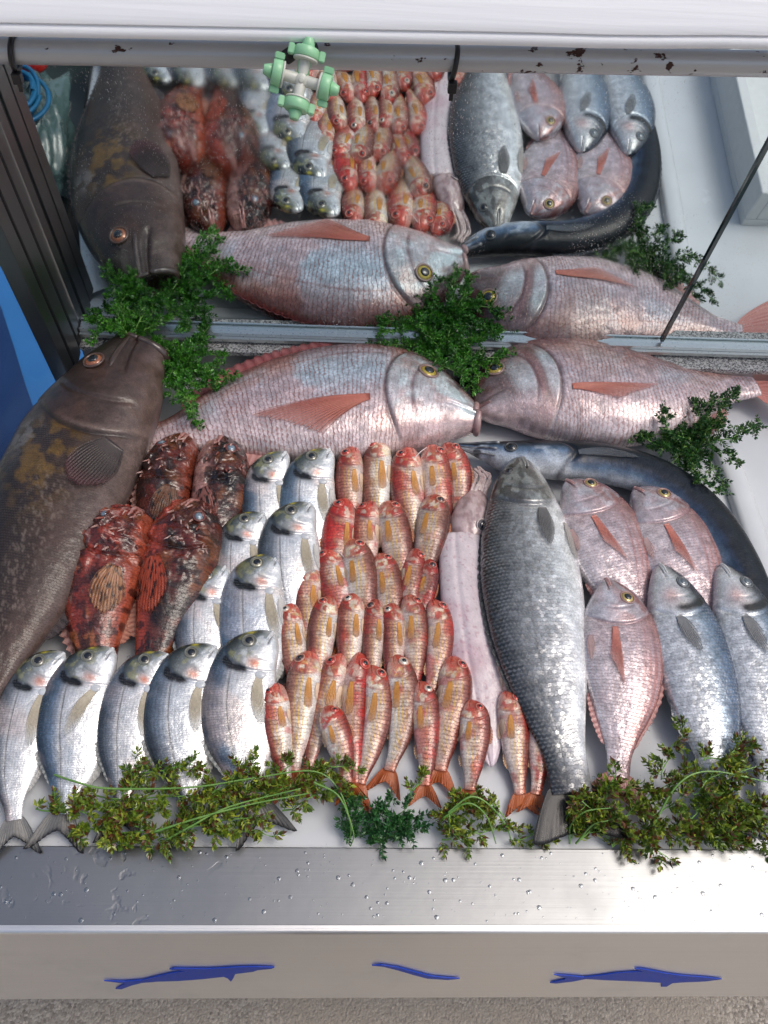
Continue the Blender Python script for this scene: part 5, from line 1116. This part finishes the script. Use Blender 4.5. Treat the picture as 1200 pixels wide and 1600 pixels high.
# ------------------------------------------------------------------ herbs
LEAF = vc_mat('herb_leaf', .38, 0, .3, .0002, 500); LEAF.node_tree.nodes['Principled BSDF'].inputs['Subsurface Weight'].default_value = 0
def herb(label, stems, pal, group, seed, shoot=.022, dens=.009, leaf=.0065, more=2.4, thick=.0011, sc2=(.20, .42, .08), cat='herb bunch', name='herb_bunch'):
    rg = np.random.default_rng(seed); c0 = U(*stems[0][0]); c0[2] = 0; r = root(name, label, cat, c0, group)
    for pts in stems:
        P, L = spline(np.array([U(*p) for p in pts]), 50)
        P = P+np.stack([.003*np.sin(np.arange(50)*.3+rg.random()*6), .003*np.sin(np.arange(50)*.23+rg.random()*6), 0*np.arange(50)], 1)
        V, F = tube(P-c0, np.linspace(thick, thick*.5, 50), 7); cs = mix(sc2, pal[0], .3*rg.random(len(V)))
        st = obj('stem', mesh_np('stem', V, fix_tris(F), LEAF, cs), r)
        base, dirs, ups, szs, tv = [], [], [], [], []
        ns = max(3, int(L/dens*more)); tubes = []
        for i in range(ns):
            u = (i+rg.random())/ns; k = min(48, int(u*49)); p0 = P[k]; T = P[min(k+1, 49)]-P[max(k-1, 0)]; T /= np.linalg.norm(T)+1e-9
            d = rg.normal(size=3)*[1, 1, .8]; d[2] = abs(d[2])*.8; d -= T*(d@T)*.5; d = d/np.linalg.norm(d)+T*.55; d /= np.linalg.norm(d)
            ln = shoot*(.45+.75*rg.random())*(1-.5*u); n = max(3, int(ln/.0034))
            end = p0+d*ln+np.array([0, 0, -.15*ln]); end[2] = max(end[2], .004)
            Q = p0+(end-p0)*np.linspace(0, 1, 6)[:, None]; Q[1:-1] += rg.normal(size=(4, 3))*.0005
            tubes.append(tube(Q-c0, np.linspace(.0006, .0003, 6), 5))
            tint = rg.random()
            for j in range(n):
                w_ = (j+1)/n; b = p0+(end-p0)*w_; a0 = rg.random()*6.28
                A = np.cross(d, [0, 0, 1.]); A /= np.linalg.norm(A)+1e-9; B = np.cross(A, d)
                m = 4 if j < n-1 else 6
                for q in range(m):
                    a = a0+q*2*np.pi/m+.3*rg.normal(); ld = (A*np.cos(a)+B*np.sin(a))*(1. if j < n-1 else .6)+d*(.55 if j < n-1 else 1.1)
                    ld /= np.linalg.norm(ld); base.append(b); dirs.append(ld); ups.append(np.cross(ld, d+.3*rg.normal(size=3))); szs.append(leaf*1.5*(.55+.6*rg.random())*(1-.25*w_)); tv.append((tint, rg.random(), w_))
        b, d, sd2, sz, tv = map(np.array, (base, dirs, ups, szs, tv)); sd2 /= np.linalg.norm(sd2, axis=1)[:, None]+1e-9; nn = np.cross(d, sd2)
        w2 = sz*.24
        V = np.stack([b, b+d*(sz*.5)[:, None]+sd2*w2[:, None]+nn*(sz*.08)[:, None], b+d*(sz*.5)[:, None]-sd2*w2[:, None]+nn*(sz*.08)[:, None], b+d*sz[:, None]-nn*(sz*.12)[:, None], b+d*(sz*.5)[:, None]-nn*(sz*.03)[:, None]], 1)-c0
        nL = len(b); base_i = (np.arange(nL)*5)[:, None]
        F = np.concatenate([base_i+np.array([[0, 2, 4, 4]]), base_i+np.array([[0, 4, 1, 1]]), base_i+np.array([[4, 2, 3, 3]]), base_i+np.array([[4, 3, 1, 1]])])
        pl = np.array(pal); ci = np.clip(((.55*tv[:, 0]+.45*tv[:, 1])*len(pl)).astype(int), 0, len(pl)-1); c = pl[ci]*(.75+.5*tv[:, 1:2])
        C = np.repeat(c[:, None], 5, 1).reshape(-1, 3)
        Vt, Ft, Ct = [V.reshape(-1, 3)], [F], [C]; o_ = nL*5
        for tv_, tf in tubes: Vt.append(tv_); Ft.append(tf+o_); Ct.append(np.tile(sc2, (len(tv_), 1))); o_ += len(tv_)
        lo = obj('leaves', mesh_np('leaves', np.concatenate(Vt), fix_tris(np.concatenate(Ft)), LEAF, np.concatenate(Ct), smooth=False), st); lo['kind'] = 'stuff'
    return r
def arcs(r_label, stems, seed):
    pass
def fan(cx, cy, z, n, r0, r1, seed, a0=0, a1=360, zr=.03):
    rg = np.random.default_rng(seed); out = []
    for i in range(n):
        a = R_(a0+(a1-a0)*(i+rg.random()*.8)/n); L = r0+(r1-r0)*rg.random(); b = a+rg.normal()*.5
        x0, y0 = cx+rg.normal()*9, cy+rg.normal()*9; z1 = z+zr*(.3+rg.random())
        out.append([(x0, y0, z), (x0+L*.5*math.cos(a), y0-L*.5*math.sin(a), z1), (x0+L*.5*math.cos(a)+L*.5*math.cos(b), y0-L*.5*math.sin(a)-L*.5*math.sin(b), z1*.8+.2*z)])
    return out
G1 = [(.022, .11, .014), (.035, .16, .016), (.055, .23, .02), (.10, .34, .03)]
G2 = [(.010, .05, .012), (.016, .08, .015), (.03, .12, .018), (.08, .17, .02)]
G3 = [(.06, .12, .014), (.10, .17, .016), (.20, .28, .025), (.14, .22, .02), (.13, .05, .02), (.30, .36, .04), (.07, .14, .018), (.12, .20, .02)]
herb('fresh green herb bunch between the grouper mouth and the big snapper', fan(215, 520, .10, 9, 50, 95, 1, 20, 200, .03)+fan(270, 560, .07, 11, 50, 110, 2, -110, 60)+[[(240, 530, .09), (270, 570, .10), (300, 640, .07), (310, 670, .06)], [(225, 500, .1), (180, 470, .12), (140, 505, .10)], [(250, 530, .1), (320, 600, .08), (345, 605, .07)], [(230, 480, .12), (290, 450, .15), (320, 400, .16)], [(250, 490, .12), (310, 470, .14), (355, 425, .15)], [(200, 490, .12), (180, 450, .15), (170, 425, .15)], [(230, 500, .1), (160, 510, .1), (135, 490, .1)], [(270, 520, .1), (300, 500, .1), (310, 460, .12)]], G1, 'green herb bunches at the back', 11)
herb('fresh green herb bunch over the meeting heads of the two pink dentex', fan(690, 545, .07, 14, 50, 110, 3, 0, 360, .035)+[[(690, 540, .08), (760, 560, .09), (825, 550, .08)], [(700, 550, .08), (780, 580, .085), (818, 590, .075)], [(690, 530, .08), (630, 540, .08), (570, 540, .07)], [(710, 560, .08), (735, 590, .075), (742, 612, .07)], [(680, 540, .08), (650, 500, .12), (610, 490, .12)], [(700, 520, .09), (670, 470, .13), (680, 435, .14)], [(710, 520, .09), (760, 500, .12), (800, 480, .13)], [(690, 530, .08), (640, 560, .08), (600, 548, .07)], [(700, 560, .07), (690, 590, .07), (700, 610, .07)], [(720, 530, .09), (780, 520, .1), (815, 500, .1)]], G1, 'green herb bunches at the back', 12)
herb('darker herb bunch on the tray rim behind the spearfish at the right', fan(1075, 690, .03, 13, 50, 105, 4, 0, 360, .04)+[[(1100, 690, .04), (1150, 680, .07), (1190, 660, .05)], [(1090, 700, .04), (1120, 740, .05), (1135, 775, .03)], [(1080, 680, .05), (1020, 680, .05), (985, 690, .05)], [(1100, 680, .05), (1090, 650, .07), (1085, 622, .07)]], G2, 'green herb bunches at the back', 13)
FR = 'olive and reddish herb sprigs along the front edge'
def bare(bunch, stems, rad=.0015, c=(.10, .26, .04)):
    for pts in stems:
        P, L = spline(np.array([U(*p) for p in pts]), 60); o_ = np.array((TILT.inverted() @ bunch.matrix_world).translation)
        V, F = tube(P-o_, np.linspace(rad, rad*.55, 60), 8); obj('stem', mesh_np('stem', V, fix_tris(F), LEAF, mix(c, (.20, .36, .09), noise(V[:, 0]*90, V[:, 1]*90))), bunch)
hb = herb('long olive and red-tipped herb bunch across the tails of the gilthead breams', [[(60, 1262, .02), (130, 1270, .03), (210, 1285, .035)], [(110, 1300, .015), (180, 1290, .03), (260, 1260, .04)], [(150, 1240, .02), (230, 1250, .04), (330, 1235, .045), (420, 1215, .04)],
   [(160, 1310, .02), (230, 1300, .035), (320, 1290, .04), (420, 1270, .04)], [(200, 1220, .03), (260, 1200, .045), (330, 1200, .05)], [(250, 1310, .025), (340, 1270, .045), (430, 1240, .045), (500, 1225, .04)], [(170, 1300, .02), (200, 1320, .02), (240, 1318, .015)],
   [(300, 1260, .04), (370, 1210, .05), (400, 1180, .05)], [(280, 1290, .03), (380, 1300, .03), (430, 1305, .02)], [(330, 1240, .04), (440, 1230, .045), (520, 1210, .04), (545, 1250, .02)], [(190, 1250, .03), (210, 1210, .045), (215, 1180, .05)],
   [(400, 1260, .035), (450, 1200, .05), (440, 1185, .05)], [(220, 1290, .03), (180, 1270, .035), (120, 1245, .025)], [(440, 1270, .035), (490, 1245, .045), (540, 1225, .045)], [(470, 1215, .045), (520, 1195, .05), (560, 1210, .045)]], G3, FR, 21, .026, .010, .0088, 1.35, sc2=(.16, .36, .06))
bare(hb, [[(240, 1300, .05), (320, 1275, .06), (400, 1255, .06), (480, 1240, .055)], [(78, 1208, .03), (120, 1222, .05), (170, 1232, .055), (300, 1230, .06), (400, 1215, .06), (490, 1205, .06), (530, 1235, .05), (548, 1290, .03), (545, 1318, .012)], [(260, 1312, .04), (300, 1290, .055), (360, 1260, .06), (470, 1232, .06)], [(490, 1222, .06), (530, 1245, .055), (552, 1300, .03), (548, 1322, .012)]])
herb('dark green parsley-like sprig between the mullet tails at the front', [[(590, 1318, .008), (585, 1290, .02), (590, 1255, .03)], [(600, 1316, .008), (615, 1285, .025), (640, 1250, .03)], [(595, 1315, .008), (640, 1290, .02), (660, 1270, .025)], [(540, 1310, .008), (545, 1270, .02), (530, 1235, .03)], [(560, 1310, .006), (555, 1280, .02), (560, 1240, .03)], [(570, 1316, .006), (600, 1290, .02), (640, 1282, .02)], [(610, 1312, .006), (630, 1300, .02), (665, 1290, .02)], [(575, 1300, .008), (590, 1270, .025), (615, 1245, .03)]], [(.02, .09, .03), (.03, .13, .035), (.05, .16, .04)], FR, 22, .020, .008, .0065, sc2=(.08, .2, .05))
hb = herb('yellow-olive herb sprig hanging over the steel lip right of the dark green sprig', [[(770, 1270, .02), (720, 1260, .04), (700, 1290, .035), (735, 1328, .014)], [(690, 1300, .01), (720, 1270, .03), (745, 1235, .045)], [(800, 1300, .012), (770, 1255, .03), (720, 1250, .04), (680, 1280, .03)], [(690, 1310, .01), (730, 1300, .025), (780, 1300, .02)], [(640, 1240, .03), (660, 1215, .04), (655, 1200, .04)]], G3, FR, 23, .02, .009, .0080, 1.7)
bare(hb, [[(700, 1270, .045), (735, 1245, .055), (765, 1258, .05), (790, 1290, .03), (800, 1316, .012)], [(690, 1280, .04), (730, 1255, .055), (760, 1275, .045), (775, 1318, .012)]])
herb('tiny herb tip lying on the tray left of the grey bass tail', [[(800, 1312, .006), (830, 1306, .010), (870, 1304, .010)], [(820, 1314, .006), (850, 1312, .01), (872, 1318, .01)]], G3, FR, 24, .012, .009, .0065, 1.5)
hb = herb('big olive and red-leaved herb bunch over the grey bass tail and pandora tail', [[(890, 1310, .012), (900, 1270, .03), (915, 1230, .045)], [(900, 1290, .02), (950, 1240, .045), (960, 1190, .06)], [(900, 1310, .02), (960, 1280, .04), (1010, 1250, .05), (1060, 1215, .06)], [(960, 1300, .02), (1010, 1310, .03), (1045, 1345, .014)], [(930, 1260, .035), (980, 1230, .05), (1030, 1240, .05)], [(1000, 1310, .02), (1030, 1280, .04), (1060, 1240, .055), (1080, 1200, .06)], [(1030, 1220, .05), (1050, 1170, .065), (1070, 1135, .07)], [(980, 1300, .02), (960, 1320, .01), (940, 1300, .02)], [(1000, 1290, .03), (1050, 1300, .03), (1085, 1310, .02)], [(960, 1290, .03), (900, 1250, .04), (885, 1290, .02)]], G3, FR, 25, .026, .0085, .0088, 1.35)
bare(hb, [[(890, 1318, .012), (892, 1290, .03), (915, 1268, .045), (960, 1262, .05)], [(1020, 1290, .04), (1060, 1225, .07), (1110, 1205, .075), (1200, 1222, .07)], [(900, 1318, .012), (925, 1290, .04), (950, 1282, .05)]])
herb('dense dark olive herb bunch filling the front right corner of the tray', [[(1070, 1310, .015), (1110, 1270, .04), (1150, 1230, .055)], [(1100, 1310, .015), (1150, 1290, .04), (1200, 1250, .05)], [(1080, 1240, .05), (1130, 1210, .06), (1190, 1200, .06)], [(1100, 1190, .06), (1140, 1180, .065), (1180, 1160, .065)], [(1130, 1310, .015), (1170, 1280, .03), (1195, 1325, .012)], [(1070, 1290, .03), (1120, 1240, .05), (1160, 1180, .06)], [(1080, 1300, .02), (1110, 1310, .02), (1160, 1315, .012)], [(1090, 1260, .04), (1150, 1250, .05), (1210, 1280, .04)]], G3, FR, 26, .026, .0085, .0088, 1.5)

# ------------------------------------------------------------------ water drops on tray and steel lip
WATER = NB('water').set(Base_Color=(.9, .95, 1.), Roughness=.02, IOR=1.33, Transmission_Weight=1.)
rg = np.random.default_rng(5); parts = []
for i in range(900):
    on_lip = i % 3 == 0
    x = rg.uniform(-.42, .60); y = rg.uniform(.175, .26) if on_lip else rg.uniform(.268, .80); z = .0064 if on_lip else -.0006
    rr = .0007+.0024*rg.random()**3; t, a = np.meshgrid(np.linspace(0, np.pi/2, 5), np.linspace(0, 2*np.pi, 10, endpoint=False), indexing='ij')
    V = np.stack([x+rr*np.sin(t)*np.cos(a)*(1+.3*np.cos(a+i)), y+rr*np.sin(t)*np.sin(a), z+rr*.45*np.cos(t)], -1).reshape(-1, 3); parts.append((V, grid_faces(5, 10, True)))
V, F, _ = join(parts); wd = obj('water_drops', mesh_np('water_drops', V, F, WATER)); wd['kind'] = 'stuff'

# ------------------------------------------------------------------ the photographer, seen only as a dark reflection in the steel
def skinned(name, verts, edges, radii, mat, parent, sub=2):
    me = bpy.data.meshes.new(name); me.from_pydata(verts, edges, []); me.materials.append(mat)
    o = bpy.data.objects.new(name, me); sc.collection.objects.link(o); o.parent = parent
    m = o.modifiers.new('skin', 'SKIN'); m.use_smooth_shade = True
    for i, r in enumerate(radii): me.skin_vertices[0].data[i].radius = (r, r) if not isinstance(r, tuple) else r
    me.skin_vertices[0].data[0].use_root = True
    mm = o.modifiers.new('sub', 'SUBSURF'); mm.levels = sub; mm.render_levels = sub
    return o
per = bpy.data.objects.new('person', None); sc.collection.objects.link(per); per.location = (.05, -.62, -.80)
per['label'] = 'standing photographer in dark shirt and trousers holding a phone, seen only as a dark reflection'; per['category'] = 'person'
SKINC = flat('bare_skin', (.42, .24, .17), .5, 0, 0, 30, .1); CLOTH = flat('dark_shirt', (.018, .02, .026), .85, 0, 0, 40, .3); TROU = flat('dark_trousers', (.016, .017, .022), .85, 0, 0, 40, .3); SHOE = flat('shoe_leather', (.02, .018, .016), .5)
bv, be, br = [], [], []
def chain(pts, rad, start=None, V=None, E=None, Rr=None):
    V, E, Rr = (bv, be, br) if V is None else (V, E, Rr); prev = start
    for p_, r_ in zip(pts, rad):
        V.append(p_); Rr.append(r_); i = len(V)-1
        if prev is not None: E.append((prev, i))
        prev = i
    return prev
pel = chain([(0, 0, .95)], [(.15, .11)])
ch = chain([(0, .01, 1.08), (0, .03, 1.24), (0, .05, 1.38)], [(.14, .10), (.16, .11), (.13, .09)], pel)
nk = chain([(0, .07, 1.49), (0, .10, 1.56)], [.055, .052], ch)
hdv = chain([(0, .12, 1.62), (0, .125, 1.69), (0, .12, 1.75)], [.075, .088, .06], nk)
camw = np.array((TILT @ Vector((0, 0, CH))))-np.array([.05, -.62, -.80])
bk = np.array((TILT.to_3x3() @ Vector(tuple(CRn @ np.array([0, 0, 1.]))))); rt = np.array((TILT.to_3x3() @ Vector(tuple(CRn @ np.array([1., 0, 0])))))
upv = np.cross(bk, rt)
ph_c = camw+bk*.016-upv*.055
for sx in (-1, 1):
    chain([(sx*.09, 0, .88), (sx*.10, .01, .50), (sx*.10, -.01, .10), (sx*.105, .03, .05), (sx*.11, .12, .035)], [.095, .062, .045, .045, .035], pel)
    wr = ph_c+rt*sx*.085-upv*.045+bk*.03; sh = np.array([sx*.19, .05, 1.37]); el = (sh+wr)/2+np.array([sx*.10, .0, -.13])
    wv = chain([tuple(sh), tuple(el), tuple(wr)], [.060, .045, .028], ch)
    pm = ph_c+rt*sx*.060-upv*.008+bk*.020; pv = chain([tuple((wr+pm)/2), tuple(pm)], [.030, .026], wv)
    for j in range(4):                                             # fingers curl round the back of the phone
        b0 = pm+upv*(.026-.017*j); L = (.9, 1., .95, .75)[j]
        chain([tuple(b0+upv*.0), tuple(b0-rt*sx*.020*L+bk*.006), tuple(b0-rt*sx*.040*L+bk*.003), tuple(b0-rt*sx*.056*L-bk*.000)], [.0095, .0088, .0082, .007], pv)
    chain([tuple(pm-upv*.030+rt*sx*.004), tuple(pm-upv*.034-rt*sx*.022+bk*.004), tuple(pm-upv*.030-rt*sx*.038+bk*.006)], [.011, .0095, .008], pv)
skinned('body', bv, be, br, SKINC, per)
cv, ce, cr = [], [], []
c0 = chain([(0, 0, .93)], [(.165, .125)], None, cv, ce, cr); c1 = chain([(0, .01, 1.08), (0, .03, 1.24), (0, .05, 1.38), (0, .065, 1.45)], [(.155, .115), (.175, .125), (.15, .105), (.075, .07)], c0, cv, ce, cr)
for sx in (-1, 1):
    sh = np.array([sx*.19, .05, 1.37]); wr = ph_c+rt*sx*.085-upv*.045+bk*.03; el = (sh+wr)/2+np.array([sx*.10, .0, -.13])
    chain([tuple(sh), tuple(el), tuple(el+(wr-el)*.5)], [.075, .058, .050], c1-1, cv, ce, cr)
skinned('shirt', cv, ce, cr, CLOTH, per)
tv_, te, tr = [], [], []; t0 = chain([(0, 0, .96)], [(.16, .12)], None, tv_, te, tr)
for sx in (-1, 1): chain([(sx*.09, 0, .86), (sx*.10, .01, .50), (sx*.10, -.005, .09)], [.112, .082, .068], t0, tv_, te, tr)
skinned('trousers', tv_, te, tr, TROU, per)
for sx in (-1, 1):
    V, F = blob((sx*.105, .06, .045), .06, (.8, 2.3, .75), 3, 16, 24, .05); so_ = bpy.data.objects.new('shoe', mesh_np('shoe', V, F, SHOE)); sc.collection.objects.link(so_); so_.parent = per
V, F = blob((0, .10, 1.71), .10, (.95, 1.05, 1.0), 6, 20, 28, .12); V = V[:]; V[:, 2] = np.maximum(V[:, 2], 1.66); ho_ = bpy.data.objects.new('hair', mesh_np('hair', V, F, flat('dark_hair', (.015, .012, .01), .6))); sc.collection.objects.link(ho_); ho_.parent = per
for sx in (-1, 1):
    V, F = blob((sx*.032, .205, 1.69), .012, (1, .6, .8), 1, 10, 14, 0); e_ = bpy.data.objects.new('eye', mesh_np('eye', V, F, flat('eye_white', (.6, .6, .6), .2))); sc.collection.objects.link(e_); e_.parent = per
    V, F = blob((sx*.088, .12, 1.68), .022, (.35, .8, 1.2), 2, 10, 14, .1); e_ = bpy.data.objects.new('ear', mesh_np('ear', V, F, SKINC)); sc.collection.objects.link(e_); e_.parent = per
V, F = blob((0, .215, 1.665), .016, (.7, 1, 1.4), 2, 10, 14, .05); e_ = bpy.data.objects.new('nose', mesh_np('nose', V, F, SKINC)); sc.collection.objects.link(e_); e_.parent = per
V, F = blob((0, .20, 1.625), .02, (1.2, .5, .35), 2, 10, 14, .05); e_ = bpy.data.objects.new('mouth', mesh_np('mouth', V, F, flat('lips', (.35, .12, .10), .5))); sc.collection.objects.link(e_); e_.parent = per
bmp = box(-.036, .036, -.075, .075, -.004, .004, .003); mp = bpy.data.meshes.new('phone'); bmp.to_mesh(mp); bmp.free(); mp.materials.append(BLACKP)
po = bpy.data.objects.new('phone', mp); sc.collection.objects.link(po); Mx = Matrix((tuple(rt), tuple(upv), tuple(bk))).transposed().to_4x4()
po.matrix_world = Matrix.Translation(tuple(ph_c+np.array([.05, -.62, -.80]))) @ Mx
po['label'] = 'black phone held by the photographer above the fish'; po['category'] = 'phone'
